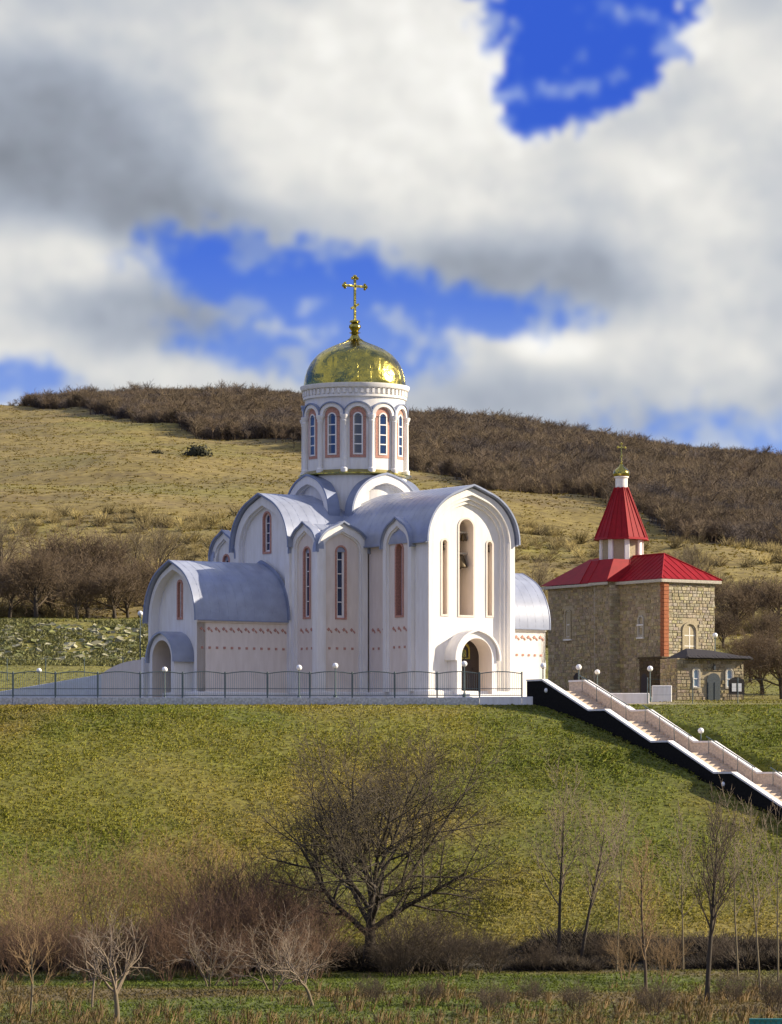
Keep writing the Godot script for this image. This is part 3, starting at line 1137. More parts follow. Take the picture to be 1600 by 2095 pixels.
	fa.box(Vector3((e0 + e1) / 2, EH - 0.12, ev - 0.03), Vector3(e1 - e0, 0.2, 0.08))
	fa.box(Vector3(e1 - 0.03, EH - 0.12, 0), Vector3(0.08, 0.2, 2 * ev - 0.1))
	fa.box(Vector3(-2.4, EH - 0.12, 2.93), Vector3(5.9, 0.18, 0.07))
	fa.box(Vector3(1.8, EH - 0.12, 3.37), Vector3(2.1, 0.18, 0.07))
	obj("fascia", fa, M.stonetrim, sc)
	# --- tower: octagonal drum, spire, neck, onion, cross
	var tw := MB.new()
	octo(tw, 1.42, 1.42, 8.2, 10.75, true)
	var tower := obj("tower", tw, M.mortar, sc)
	for k in 8:
		var a := TAU * (k + 0.5) / 8
		var s := MB.new()
		s.T = Transform3D(Basis(Vector3.UP, -a), Vector3(cos(a) * 1.44, 0, sin(a) * 1.44))
		s.box(Vector3(0, 9.5, 0), Vector3(0.16, 2.5, 0.34), 0.02)
		obj("corner_strip", s, M.white, tower)
	var spire := MB.new()
	octo(spire, 1.85, 0.44, 10.55, 14.0, true)
	octo(spire, 1.95, 1.85, 10.4, 10.55, true)
	var spo := obj("spire", spire, M.red, sc)
	var sr := MB.new()
	for k in 8:
		var a := TAU * (k + 0.5) / 8
		sr.bar(Vector3(cos(a) * 1.86, 10.55, sin(a) * 1.86), Vector3(cos(a) * 0.46, 14.0, sin(a) * 0.46), 0.05, 5)
		for j in [1, 2]:
			var b0 := TAU * (k - 0.5) / 8
			var u: float = j / 3.0
			var pa := Vector3(cos(a), 0, sin(a)).lerp(Vector3(cos(b0), 0, sin(b0)), u)
			sr.bar(pa * 1.86 + Vector3(0, 10.56, 0), pa * 0.46 + Vector3(0, 14.0, 0), 0.02, 4)
	obj("ribs", sr, M.red, spo)
	var nk := MB.new()
	nk.lathe([Vector2(0.42, 13.95), Vector2(0.42, 14.6), Vector2(0.5, 14.66), Vector2(0.5, 14.75), Vector2(0, 14.76)], 24)
	obj("neck", nk, M.white, sc)
	var on := MB.new()
	on.lathe([Vector2(0.5, 14.74), Vector2(0.58, 14.86), Vector2(0.56, 15.05), Vector2(0.4, 15.25), Vector2(0.18, 15.42), Vector2(0.08, 15.6), Vector2(0.1, 15.68), Vector2(0.03, 15.76)], 24)
	obj("onion_dome", on, M.gold, sc)
	var cr := MB.new()
	cross(cr, Vector3(0, 15.7, 0), 1.3, 0.34)
	obj("cross", cr, M.gold, sc)
	# drainpipe
	var dp := MB.new()
	dp.bar(Vector3(0.55, -0.9, 2.65), Vector3(0.55, EH - 0.1, 2.65), 0.06, 8)
	obj("drainpipe", dp, M.stonetrim, sc)


func octo(mb: MB, r0: float, r1: float, y0: float, y1: float, cap: bool) -> void:
	for k in 8:
		var a := TAU * (k - 0.5) / 8
		var b := TAU * (k + 0.5) / 8
		mb.qout(Vector3(cos(a) * r0, y0, sin(a) * r0), Vector3(cos(b) * r0, y0, sin(b) * r0), Vector3(cos(b) * r1, y1, sin(b) * r1), Vector3(cos(a) * r1, y1, sin(a) * r1), Vector3(0, y0, 0))
		if cap:
			mb.tri(Vector3(0, y1, 0), Vector3(cos(a) * r1, y1, sin(a) * r1), Vector3(cos(b) * r1, y1, sin(b) * r1), Vector3.UP, Vector3.UP, Vector3.UP)
			mb.tri(Vector3(0, y0, 0), Vector3(cos(a) * r0, y0, sin(a) * r0), Vector3(cos(b) * r0, y0, sin(b) * r0), Vector3.DOWN, Vector3.DOWN, Vector3.DOWN)


func build_gatehouse() -> void:
	var rng := RandomNumberGenerator.new()
	rng.seed = 5
	var gh := thing("gatehouse", "small stone gatehouse with dark pitched roof and arched iron door", "gatehouse", Vector3(21.85, -0.62, 2.4), Basis(Vector3.UP, 0.4))
	var w := MB.new()
	w.box(Vector3(0, 1.2, -1.15), Vector3(4.6, 3.4, 2.2))
	obj("wall", w, M.mortar, gh)
	var st := MB.new()
	st.colored = true
	var pale := Color(0.42, 0.35, 0.22)
	stone_face(st, wf(Vector3(0, 0, -0.05), Vector3.BACK), -2.3, 2.3, -0.4, 2.9, [[0.2, 0.5, -0.6, 2.1], [-1.0, 0.28, 1.1, 2.4], [1.3, 0.28, 1.1, 2.4]], rng, pale)
	stone_face(st, wf(Vector3(-2.3, 0, 0), Vector3.LEFT), -2.2, -0.05, -0.4, 2.9, [], rng, pale)
	obj("stones", st, M.stone, gh).set_meta("kind", "stuff")
	var d := MB.new()
	face(d, 0.04, arch(0.2, 0.46, -0.4, 1.55, 0.46))
	for x in [-0.22, 0.22]:
		d.box(Vector3(0.2 + x, 0.6, 0.06), Vector3(0.36, 1.7, 0.04), 0.01)
	obj("door", d, M.irondoor, gh)
	for x in [-1.0, 1.3]:
		window(gh, Transform3D(), 0.0, arch(x, 0.2, 1.15, 2.05, 0.2), 0.09, [1.65], 0.05, M.stonetrim, M.glass_pale)
	var la := MB.new()
	la.box(Vector3(0.2, 2.35, 0.12), Vector3(0.14, 0.3, 0.14), 0.02)
	la.bar(Vector3(0.2, 2.5, 0.12), Vector3(0.2, 2.6, 0.0), 0.02)
	obj("wall_lantern", la, M.irondoor, gh)
	# roof: shallow hipped, of dark slabs
	var rf := MB.new()
	var c := Vector3(0, 2.9, -1.6)
	var P := [Vector3(-1.75, 2.95, 0.4), Vector3(2.75, 2.95, 0.4), Vector3(2.75, 2.95, -2.6), Vector3(-1.75, 2.95, -2.6)]
	var R0 := Vector3(-1.1, 3.55, -1.1)
	var R1 := Vector3(0.6, 3.45, -1.1)
	rf.qout(P[0], P[1], R1, R0, c)
	rf.qout(P[2], P[3], R0, R1, c)
	rf.tout(P[0], P[3], R0, c)
	rf.tout(P[1], P[2], R1, c)
	rf.quad(P[0] - Vector3(0, 0.1, 0), P[1] - Vector3(0, 0.1, 0), P[2] - Vector3(0, 0.1, 0), P[3] - Vector3(0, 0.1, 0), Vector3.DOWN)
	for i in 4:
		var a: Vector3 = P[i]
		var b: Vector3 = P[(i + 1) % 4]
		rf.qout(a, b, b - Vector3(0, 0.1, 0), a - Vector3(0, 0.1, 0), c)
	var ro := obj("roof", rf, M.darkroof, gh)
	for i in 17:
		var s := MB.new()
		var x := -1.6 + i * 0.26
		s.T = Transform3D(Basis(Vector3.RIGHT, 0.34), Vector3(x, 2.99 + rng.randf() * 0.02, 0.28))
		s.box(Vector3.ZERO, Vector3(0.24, 0.035, 0.5), 0.008)
		obj("roof_tile", s, M.darkroof, ro)
	var rp := MB.new()
	rp.bar(Vector3(-1.2, 2.6, 0.02), Vector3(-0.7, 2.95, 0.02), 0.04)
	obj("bracket", rp, M.mortar, gh)
	# notice board standing beside it
	var nb := thing("notice_board", "dark arched notice board with white papers beside the gatehouse", "notice board", Vector3(23.35, -0.7, 3.6), Basis(Vector3.UP, 0.2))
	var b := MB.new()
	face(b, 0.0, arch(0, 0.5, 0.75, 1.5, 0.3))
	reveal(b, 0.0, -0.08, arch(0, 0.5, 0.75, 1.5, 0.3), false)
	face(b, -0.08, arch(0, 0.5, 0.75, 1.5, 0.3))
	obj("board", b, M.darkroof, nb)
	for x in [-0.42, 0.42]:
		var p := MB.new()
		p.bar(Vector3(x, 0, -0.04), Vector3(x, 1.4, -0.04), 0.035)
		obj("leg", p, M.darkroof, nb)
	for x in [-0.17, 0.17]:
		var p := MB.new()
		p.box(Vector3(x, 1.18, 0.012), Vector3(0.27, 0.5, 0.012))
		obj("paper", p, M.paper, nb)


# ------------------------------------------------------------------ terrain
func smooth(e0: float, e1: float, x: float) -> float:
	var t := clampf((x - e0) / (e1 - e0), 0.0, 1.0)
	return t * t * (3.0 - 2.0 * t)


func curve(pts: Array, x: float) -> float:
	if x <= pts[0].x:
		return pts[0].y
	for i in pts.size() - 1:
		if x <= pts[i + 1].x:
			var t: float = (x - pts[i].x) / (pts[i + 1].x - pts[i].x)
			var a: Vector2 = pts[maxi(i - 1, 0)]
			var b: Vector2 = pts[i]
			var c: Vector2 = pts[i + 1]
			var d: Vector2 = pts[mini(i + 2, pts.size() - 1)]
			var m0 := (c.y - a.y) / maxf(c.x - a.x, 1e-6) * (c.x - b.x)
			var m1 := (d.y - b.y) / maxf(d.x - b.x, 1e-6) * (c.x - b.x)
			var t2 := t * t
			var t3 := t2 * t
			return (2 * t3 - 3 * t2 + 1) * b.y + (t3 - 2 * t2 + t) * m0 + (-2 * t3 + 3 * t2) * c.y + (t3 - t2) * m1
	return pts[-1].y


var FRONT := [Vector2(-14, -0.1), Vector2(4, -0.35), Vector2(14, -0.72), Vector2(18, -0.86), Vector2(20.9, -1.36), Vector2(23.9, -2.28), Vector2(27.4, -3.55), Vector2(31.4, -5.02), Vector2(36.4, -6.96), Vector2(46, -10.7), Vector2(53, -13.1), Vector2(57, -13.85), Vector2(62, -14.05), Vector2(160, -14.3)]
var STAIR := [Vector2(20.4, -0.1), Vector2(21.9, -0.1), Vector2(26.3, -1.9), Vector2(27.8, -1.9), Vector2(32.0, -3.72), Vector2(33.5, -3.72), Vector2(37.5, -5.45), Vector2(39.0, -5.45), Vector2(43.2, -7.25), Vector2(44.7, -7.25), Vector2(49.0, -9.1), Vector2(50.5, -9.1), Vector2(55.0, -11.0)]
var BACKL := [Vector2(-60, 7.6), Vector2(-50, 7.0), Vector2(-40, 6.4), Vector2(-35, 5.2), Vector2(-29, 3.2), Vector2(-20, 1.5), Vector2(-14, -0.1)]
var BACKR := [Vector2(-60, 6.4), Vector2(-50, 4.8), Vector2(-40, 3.0), Vector2(-30, 1.4), Vector2(-22, 0.6), Vector2(-14, -0.1)]
var SLOPE := [Vector2(-400, 0.11), Vector2(-150, 0.1155), Vector2(0, 0.1172), Vector2(300, 0.118), Vector2(600, 0.1167), Vector2(840, 0.1118), Vector2(1000, 0.1087), Vector2(1200, 0.1033), Vector2(1400, 0.0994), Vector2(1600, 0.0943), Vector2(2000, 0.084)]
var EDGE := [Vector2(-300, 1230), Vector2(0, 1185), Vector2(200, 1012), Vector2(400, 831), Vector2(620, 754), Vector2(840, 701), Vector2(1000, 601), Vector2(1200, 558), Vector2(1400, 492), Vector2(1600, 465), Vector2(2000, 420)]


# bearing of a place seen from the valley, in the units of the two tables above
func bearing(x: float, d: float) -> float:
	return 800.0 + (x - CAM.x) / d * 7900.0


func hgt(x: float, z: float) -> float:
	var d := CAM.z - z
	if z >= -14.0:
		var h := curve(FRONT, z)
		if z > 19.0:
			h += nz.get_noise_2d(x * 6.0, z * 6.0) * 0.12 * smooth(19, 26, z)
			h += nz.get_noise_2d(x * 1.3 + 50.0, z * 1.3) * 0.25 * smooth(24, 36, z)
		var lu := x * cos(PHI) + z * sin(PHI)
		var lv := -x * sin(PHI) + z * cos(PHI)
		if lu > 19.5 and lu < 60.0 and lv < 1.9 and lv > -6.0:
			var fl := curve(STAIR, lu)
			if lv > -1.9:
				h = minf(h, fl - 0.75)
			else:
				h = minf(h, fl + 0.15 + (-lv - 1.9) * 0.9)
		return h
	var near := lerpf(curve(BACKL, z), curve(BACKR, z), smooth(-6.0, 14.0, x))
	if z >= -50.0:
		return near + nz.get_noise_2d(x * 4.0, z * 4.0) * 0.15
	var s := curve(SLOPE, bearing(x, d))
	var over := d - 290.0
	var h0 := lerpf(7.0, 4.8, smooth(-6.0, 14.0, x))
	var dd := minf(over, 860.0)
	var h := h0 + s * dd + (7.0 - h0) * smooth(0, 200, over)
	if over > 860.0:
		h -= (over - 860.0) * 0.04
	h += nz.get_noise_2d(x * 0.5, z * 0.5) * 3.0 * smooth(30, 160, over) + nz.get_noise_2d(x * 2.4, z * 2.4) * 0.5
	return h


func forest_edge(x: float, z: float) -> float:
	# metres inside the wood (positive) of a place on the hill
	var d := CAM.z - z
	return d - curve(EDGE, bearing(x, d)) + nz.get_noise_2d(x * 0.9 + 300.0, z * 0.9) * 14.0


func ground_color(x: float, z: float) -> Color:
	var d := CAM.z - z
	var a := nz.get_noise_2d(x * 2.0, z * 2.0) * 0.5 + 0.5
	var b := nz2.get_noise_2d(x * 8.0, z * 8.0) * 0.5 + 0.5
	if z > 18.0:
		var green := Color(0.185, 0.205, 0.020)
		var olive := Color(0.29, 0.225, 0.045)
		var dark := Color(0.115, 0.12, 0.016)
		var c := green.lerp(olive, smooth(0.4, 0.75, a))
		c = c.lerp(dark, smooth(0.55, 0.9, b) * 0.6)
		c = c.lerp(Color(0.30, 0.235, 0.06), smooth(38, 52, z) * 0.6)
		var pt := nz2.get_noise_2d(x * 1.1 + 200.0, z * 1.6) + 0.5 * nz2.get_noise_2d(x * 4.0, z * 5.0)
		c = c.lerp(Color(0.13, 0.155, 0.014), smooth(0.02, 0.4, pt) * 0.4)
		c = c.lerp(Color(0.30, 0.26, 0.035), smooth(0.02, 0.4, -pt) * 0.45)
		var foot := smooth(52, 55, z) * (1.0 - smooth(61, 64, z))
		c = c.lerp(Color(0.03, 0.023, 0.013), foot * 0.92)  # darkens the ground to paint the shadow band along the embankment foot
		if z > 60.0:
			var g := nz.get_noise_2d(x * 1.4 + 90.0, z * 2.0) * 0.5 + 0.5
			c = c.lerp(Color(0.13, 0.165, 0.014).lerp(Color(0.17, 0.125, 0.042), smooth(0.44, 0.68, g)), smooth(60, 66, z))
		return c
	if z > -14.0:
		return Color(0.46, 0.40, 0.32).lerp(Color(0.24, 0.22, 0.04), smooth(13.0, 18.0, absf(x - 3.0)))  # paving made light and warm to bounce sunlight onto the church walls
	if z > -50.0:
		return Color(0.28, 0.23, 0.05).lerp(Color(0.22, 0.24, 0.03), a)
	var gold := Color(0.265, 0.205, 0.048)
	var straw := Color(0.36, 0.275, 0.09)
	var brown := Color(0.19, 0.14, 0.046)
	var st := nz.get_noise_2d(x * 0.7, z * 3.2) * 0.5 + 0.5       # streaks along the contour
	var c := gold.lerp(brown, smooth(0.5, 0.8, st))
	c = c.lerp(straw, smooth(0.55, 0.85, a) * 0.6)
	c = c.lerp(Color(0.24, 0.215, 0.032), smooth(0.5, 0.75, nz2.get_noise_2d(x * 0.8 + 40, z * 0.5) * 0.5 + 0.5) * 0.7)
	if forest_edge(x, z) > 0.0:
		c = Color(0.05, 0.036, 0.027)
	return c


func sheet(called: String, zs: Array, wide: Callable, cols: int, m: Material) -> MeshInstance3D:
	var v := PackedVector3Array()
	var n := PackedVector3Array()
	var c := PackedColorArray()
	var idx := PackedInt32Array()
	for z in zs:
		var w: Vector2 = wide.call(z)
		for j in cols + 1:
			var x := lerpf(w.x, w.y, j / float(cols))
			v.append(Vector3(x, hgt(x, z), z))
			var e := 0.3 if z > -50 else 2.0
			n.append(Vector3(hgt(x - e, z) - hgt(x + e, z), 2 * e, hgt(x, z - e) - hgt(x, z + e)).normalized())
			c.append(ground_color(x, z))
	var W := cols + 1
	for i in zs.size() - 1:
		for j in cols:
			var a := i * W + j
			# zs run away from the viewer
			idx.append_array(PackedInt32Array([a, a + W, a + 1, a + 1, a + W, a + W + 1]))
	var arr := []
	arr.resize(Mesh.ARRAY_MAX)
	arr[Mesh.ARRAY_VERTEX] = v
	arr[Mesh.ARRAY_NORMAL] = n
	arr[Mesh.ARRAY_COLOR] = c
	arr[Mesh.ARRAY_INDEX] = idx
	var am := ArrayMesh.new()
	am.add_surface_from_arrays(Mesh.PRIMITIVE_TRIANGLES, arr)
	var o := MeshInstance3D.new()
	o.name = called
	o.mesh = am
	o.material_override = m
	add_child(o, true)
	o.set_meta("kind", "structure")
	return o


func zrange(a: float, b: float, s0: float, s1: float) -> Array:
	var r := []
	var z := a
	while z > b:
		r.append(z)
		z -= lerpf(s0, s1, (a - z) / (a - b))
	r.append(b)
	return r


func build_terrain() -> void:
	var wide := func(z: float) -> Vector2:
		var d := CAM.z - z
		return Vector2(-30.0 - d * 0.2, 34.0 + d * 0.2)
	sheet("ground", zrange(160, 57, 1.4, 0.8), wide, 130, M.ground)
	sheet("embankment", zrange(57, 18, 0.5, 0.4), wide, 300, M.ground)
	sheet("terrace", zrange(18, -14, 1.0, 1.0), wide, 130, M.ground)
	sheet("terrain", zrange(-14, -50, 1.0, 1.2), wide, 150, M.ground)
	sheet("hill", zrange(-50, -1300, 2.5, 9.0) + [-3000.0], wide, 170, M.hill)


# ------------------------------------------------------------------ terrace furniture
func px(x: float, d: float) -> float:
	return CAM.x + (x - 800.0) / 7900.0 * d


func build_terrace() -> void:
	var B := Basis(Vector3.UP, -PHI)
	# kerb along the top of the embankment: one stone after another
	var kb := thing("terrace_kerb", "low pale concrete kerb wall along the top of the grass embankment", "kerb", Vector3(0, 0, 18.15))
	var x := -34.0
	var i := 0
	while x < 11.2:
		var L := 2.43
		var k := MB.new()
		var lit := x > 6.0  # white platform stretch; its paler material also stands in for sunlight on it
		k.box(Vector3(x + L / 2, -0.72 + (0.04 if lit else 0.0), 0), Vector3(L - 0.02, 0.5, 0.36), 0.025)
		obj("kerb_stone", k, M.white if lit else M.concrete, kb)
		x += L
		i += 1
	# fence: two runs
	var bars := MB.new()
	for b in 20:
		var xx := 2.43 * (b + 0.5) / 20.0
		bars.bar(Vector3(xx, 0.12, 0), Vector3(xx, 1.36 + 0.12 * sin(PI * xx / 2.43), 0), 0.009, 4)
	var bmesh := bars.mesh()
	var rails := MB.new()
	var pp := PackedVector3Array()
	var rr := PackedFloat32Array()
	for k in 13:
		pp.append(Vector3(2.43 * k / 12.0, 1.36 + 0.12 * sin(PI * k / 12.0), 0))
		rr.append(0.028)
	rails.tube(pp, rr, 6)
	rails.bar(Vector3(0, 0.5, 0), Vector3(2.43, 0.5, 0), 0.02, 6)
	rails.bar(Vector3(0, 0.12, 0), Vector3(2.43, 0.12, 0), 0.025, 6)
	var rmesh := rails.mesh()
	var post := MB.new()
	post.box(Vector3(0, 0.68, 0), Vector3(0.08, 1.46, 0.08), 0.012)
	post.ball(Vector3(0, 1.43, 0), 0.055, 8)
	var pmesh := post.mesh()
	for run in [[-34.0, 18, "dark green metal fence with arched top rails along the church terrace", 18.15, -0.47]]:
		var f := thing("metal_fence", run[2], "fence", Vector3(run[0], run[4], run[3]))
		for k in int(run[1]) + 1:
			inst("post", pmesh, M.fence, f, Transform3D(Basis(), Vector3(2.43 * k, 0, 0)))
			if k < run[1]:
				inst("rail", rmesh, M.fence, f, Transform3D(Basis(), Vector3(2.43 * k, 0, 0)))
				inst("bars", bmesh, M.fence_bars, f, Transform3D(Basis(), Vector3(2.43 * k, 0, 0)))
	for e in [[17.0, 6, 2.6, 17.2, "thin wire fence on the terrace edge right of the stairs"], [-34.0, 12, 2.6, -20.5, "thin green wire fence in front of the rubble bank"]]:
		var f := thing("wire_fence", e[4], "fence", Vector3(e[0], 0, e[3]))
		for k in int(e[1]) + 1:
			var pb := MB.new()
			var hx := hgt(e[0] + e[2] * k, e[3])
			pb.bar(Vector3(e[2] * k, hx - 0.1, 0), Vector3(e[2] * k, hx + 1.5, 0), 0.03, 6)
			obj("post", pb, M.fence, f)
			if k < e[1]:
				var hy := hgt(e[0] + e[2] * (k + 1), e[3])
				var wb := MB.new()
				for y in [0.5, 0.95, 1.4]:
					wb.bar(Vector3(e[2] * k, hx + y, 0), Vector3(e[2] * (k + 1), hy + y, 0), 0.006, 4)
				obj("wire", wb, M.fence, f)
	# retaining wall running left from the porch
	var rw := thing("retaining_wall", "long pale blue-grey retaining wall left of the church porch", "wall", Vector3.ZERO, B)
	var w := MB.new()
	var us := []
	var u := -2.9
	while u > -30.0:
		us.append(u)
		u -= 0.55
	for k in us.size() - 1:
		var a: float = us[k]
		var b: float = us[k + 1]
		var ha := wall_top(a)
		var hb := wall_top(b)
		var f0 := 13.2
		var f1 := 12.8
		w.quad(Vector3(a, -1, f0), Vector3(b, -1, f0), Vector3(b, hb, f0), Vector3(a, ha, f0), Vector3.BACK)
		w.quad(Vector3(a, -1, f1), Vector3(b, -1, f1), Vector3(b, hb, f1), Vector3(a, ha, f1), Vector3.FORWARD)
		w.qout(Vector3(a, ha, f0), Vector3(b, hb, f0), Vector3(b, hb, f1), Vector3(a, ha, f1), Vector3(a, -5, 13))
	w.quad(Vector3(-2.9, -1, 13.2), Vector3(-2.9, 2.0, 13.2), Vector3(-2.9, 2.0, 12.8), Vector3(-2.9, -1, 12.8), Vector3.RIGHT)
	var wp2 := MB.new()
	wp2.box(Vector3(-2.98, 0.62, 13.25), Vector3(0.3, 3.3, 0.5), 0.03)
	obj("sunlit_end", wp2, M.white, rw)  # white box added so the wall end looks sunlit
	obj("wall_body", w, M.bluewall, rw)
	var blk := MB.new()
	for k in us.size() - 1:
		var a: float = us[k]
		var b: float = us[k + 1]
		if a < -8.2:
			break
		blk.quad(Vector3(a, -1, 13.24), Vector3(b, -1, 13.24), Vector3(b, wall_top(b), 13.24), Vector3(a, wall_top(a), 13.24), Vector3.BACK)
		blk.qout(Vector3(a, wall_top(a) + 0.1, 13.24), Vector3(b, wall_top(b) + 0.1, 13.24), Vector3(b, wall_top(b) + 0.1, 12.7), Vector3(a, wall_top(a) + 0.1, 12.7), Vector3(a, -5, 13))
		blk.quad(Vector3(a, wall_top(a), 13.24), Vector3(b, wall_top(b), 13.24), Vector3(b, wall_top(b) + 0.1, 13.24), Vector3(a, wall_top(a) + 0.1, 13.24), Vector3.BACK)
	obj("wall_block", blk, M.peach, rw)
	var cp := MB.new()
	for k in us.size() - 1:
		var a: float = us[k]
		var b: float = us[k + 1]
		var pa := Vector3(a, wall_top(a) + 0.03, 13.0)
		var pb := Vector3(b, wall_top(b) + 0.03, 13.0)
		cp.bar(pa, pb, 0.09, 6)
	obj("coping", cp, M.concrete, rw)
	# grass bank behind that wall
	var v := MB.new()
	v.colored = true
	var nu := 26
	var nv := 16
	var pts := []
	for a in nu + 1:
		var row := []
		for b in nv + 1:
			var uu := -2.9 - 29.0 * a / nu
			var t := b / float(nv)
			var vv := 12.85 - 16.0 * t
			var wp := B * Vector3(uu, 0, vv)
			var base := hgt(wp.x, wp.z)
			var h := lerpf(wall_top(uu) - 0.02, maxf(base, wall_top(uu) + 1.4), smooth(0.0, 0.8, t)) - 0.25 * smooth(0.85, 1.0, t) * 10.0
			row.append(Vector3(uu, h + nz.get_noise_2d(uu * 5, vv * 5) * 0.08, vv))
		pts.append(row)
	for a in nu:
		for b in nv:
			v.col = Color(0.19, 0.165, 0.035).lerp(Color(0.10, 0.11, 0.02), clampf(nz.get_noise_2d(a * 9, b * 9) + 0.4, 0, 1))
			v.qout(pts[a][b], pts[a + 1][b], pts[a + 1][b + 1], pts[a][b + 1], pts[a][b] + Vector3(0, -5, 0))
	var bank := obj("grass_bank", v, M.ground)
	bank.transform = Transform3D(B, Vector3.ZERO)
	struct(bank)
	# low white parapets right of the stairs
	for e in [[1236.0, 1328.0, -1.35, -0.15, 15.0, "low white parapet wall at the head of the stairs"], [1334.0, 1374.0, -0.7, 0.45, 9.0, "short white wall block in front of the gatehouse"]]:
		var d: float = CAM.z - e[4]
		var x0 := px(e[0], d)
		var x1 := px(e[1], d)
		var pw := MB.new()
		pw.box(Vector3(0, (e[2] + e[3]) / 2, 0), Vector3(x1 - x0, e[3] - e[2], 0.5), 0.03)
		var o := obj("parapet", pw, M.white)
		o.position = Vector3((x0 + x1) / 2, 0, e[4])
		tag(o, e[5], "wall")


func wall_top(u: float) -> float:
	var t := -2.9 - u
	return lerpf(2.05, 1.3, pow(clampf(t / 5.5, 0.0, 1.0), 2.6)) - maxf(0.0, t - 5.5) * 0.06


func build_stairs() -> void:
	var B := Basis(Vector3.UP, -PHI)
	var s := thing("stairway", "long flight of tan steps between white walls down the embankment", "stairs", Vector3.ZERO, B)
	var HW := 1.5
	# break points along the run: (u, floor height)
	var br := STAIR
	for i in br.size() - 1:
		var a: Vector2 = br[i]
		var b: Vector2 = br[i + 1]
		var m := MB.new()
		if absf(a.y - b.y) < 0.01:
			m.box(Vector3((a.x + b.x) / 2, a.y - 0.6, 0), Vector3(b.x - a.x - 0.004, 1.2, HW * 2 - 0.3))
			obj("landing", m, M.steps, s)
		else:
			var cnt := 11
			for k in cnt:
				var du := (b.x - a.x) / cnt
				var y: float = lerpf(a.y, b.y, (k + 1.0) / cnt)
				m.box(Vector3(a.x + du * (k + 0.5), y - 0.55, 0), Vector3(du - 0.002, 1.1 + 0.0001 * k, HW * 2 - 0.3))
				m.box(Vector3(a.x + du * (k + 1.0) - 0.04, y - 0.02, 0), Vector3(0.1, 0.05, HW * 2 - 0.31), 0.012)
			obj("flight", m, M.steps, s)
		# parapet walls: white coping, dark outer cladding on the near one
		for q in [1.0, -1.0]:
			var top := 0.56
			var z0: float = (HW - 0.14) * q
			var z1: float = (HW + 0.14) * q
			var pw := MB.new()
			var ins := Vector3((a.x + b.x) / 2, minf(a.y, b.y) - 1.0, HW * q)
			pw.qout(Vector3(a.x, a.y - 2.0, z0), Vector3(b.x, b.y - 2.0, z0), Vector3(b.x, b.y + top, z0), Vector3(a.x, a.y + top, z0), ins)
			if q < 0:
				pw.qout(Vector3(a.x, a.y - 2.0, z1), Vector3(b.x, b.y - 2.0, z1), Vector3(b.x, b.y + top, z1), Vector3(a.x, a.y + top, z1), ins)
			pw.qout(Vector3(a.x, a.y + top, z0), Vector3(b.x, b.y + top, z0), Vector3(b.x, b.y + top, z1), Vector3(a.x, a.y + top, z1), ins)
			if i == 0:
				pw.qout(Vector3(a.x, a.y - 2.0, z0), Vector3(a.x, a.y + top, z0), Vector3(a.x, a.y + top, z1), Vector3(a.x, a.y - 2.0, z1), ins)
			var wo := obj("side_wall", pw, M.steps if q < 0 else M.steps, s)
			var cp := MB.new()
			var zc0: float = (HW - 0.2) * q
			var zc1: float = (HW + 0.2) * q
			var th := 0.1
			cp.qout(Vector3(a.x, a.y + top + th, zc0), Vector3(b.x, b.y + top + th, zc0), Vector3(b.x, b.y + top + th, zc1), Vector3(a.x, a.y + top + th, zc1), ins)
			for zc in [zc0, zc1]:
				cp.qout(Vector3(a.x, a.y + top, zc), Vector3(b.x, b.y + top, zc), Vector3(b.x, b.y + top + th, zc), Vector3(a.x, a.y + top + th, zc), ins)
			cp.quad(Vector3(a.x, a.y + top, zc0), Vector3(b.x, b.y + top, zc0), Vector3(b.x, b.y + top, zc1), Vector3(a.x, a.y + top, zc1), Vector3.DOWN)
			obj("coping", cp, M.white, wo)
			if q > 0:
				var cl := MB.new()
				cl.qout(Vector3(a.x, a.y - 2.0, z1 + 0.02), Vector3(b.x, b.y - 2.0, z1 + 0.02), Vector3(b.x, b.y + top - 0.01, z1 + 0.02), Vector3(a.x, a.y + top - 0.01, z1 + 0.02), ins)
				obj("cladding", cl, M.slate, wo)
		# handrail on the far side of each flight
		if absf(a.y - b.y) > 0.01:
			var hr := MB.new()
			var z := -HW + 0.42
			hr.bar(Vector3(a.x - 0.1, a.y + 0.9, z), Vector3(b.x + 0.1, b.y + 0.9, z), 0.03, 6)
			for k in 4:
				var t := (k + 0.1) / 3.2
				var pz := Vector3(lerpf(a.x, b.x, t), lerpf(a.y, b.y, t), z)
				hr.bar(pz, pz + Vector3(0, 0.9, 0), 0.022, 6)
			obj("handrail", hr, M.fence, s)
	# round lamps let into the dark wall
	for e in [[22.3, 0.0], [38.3, -5.35]]:
		var l := MB.new()
		l.T = Transform3D(Basis(Vector3.RIGHT, PI / 2), Vector3(e[0], e[1] - 0.1, HW + 0.17))
		l.lathe([Vector2(0.13, 0), Vector2(0.13, 0.04), Vector2(0.09, 0.08), Vector2(0, 0.09)], 16)
		obj("wall_lamp", l, M.opal, s)


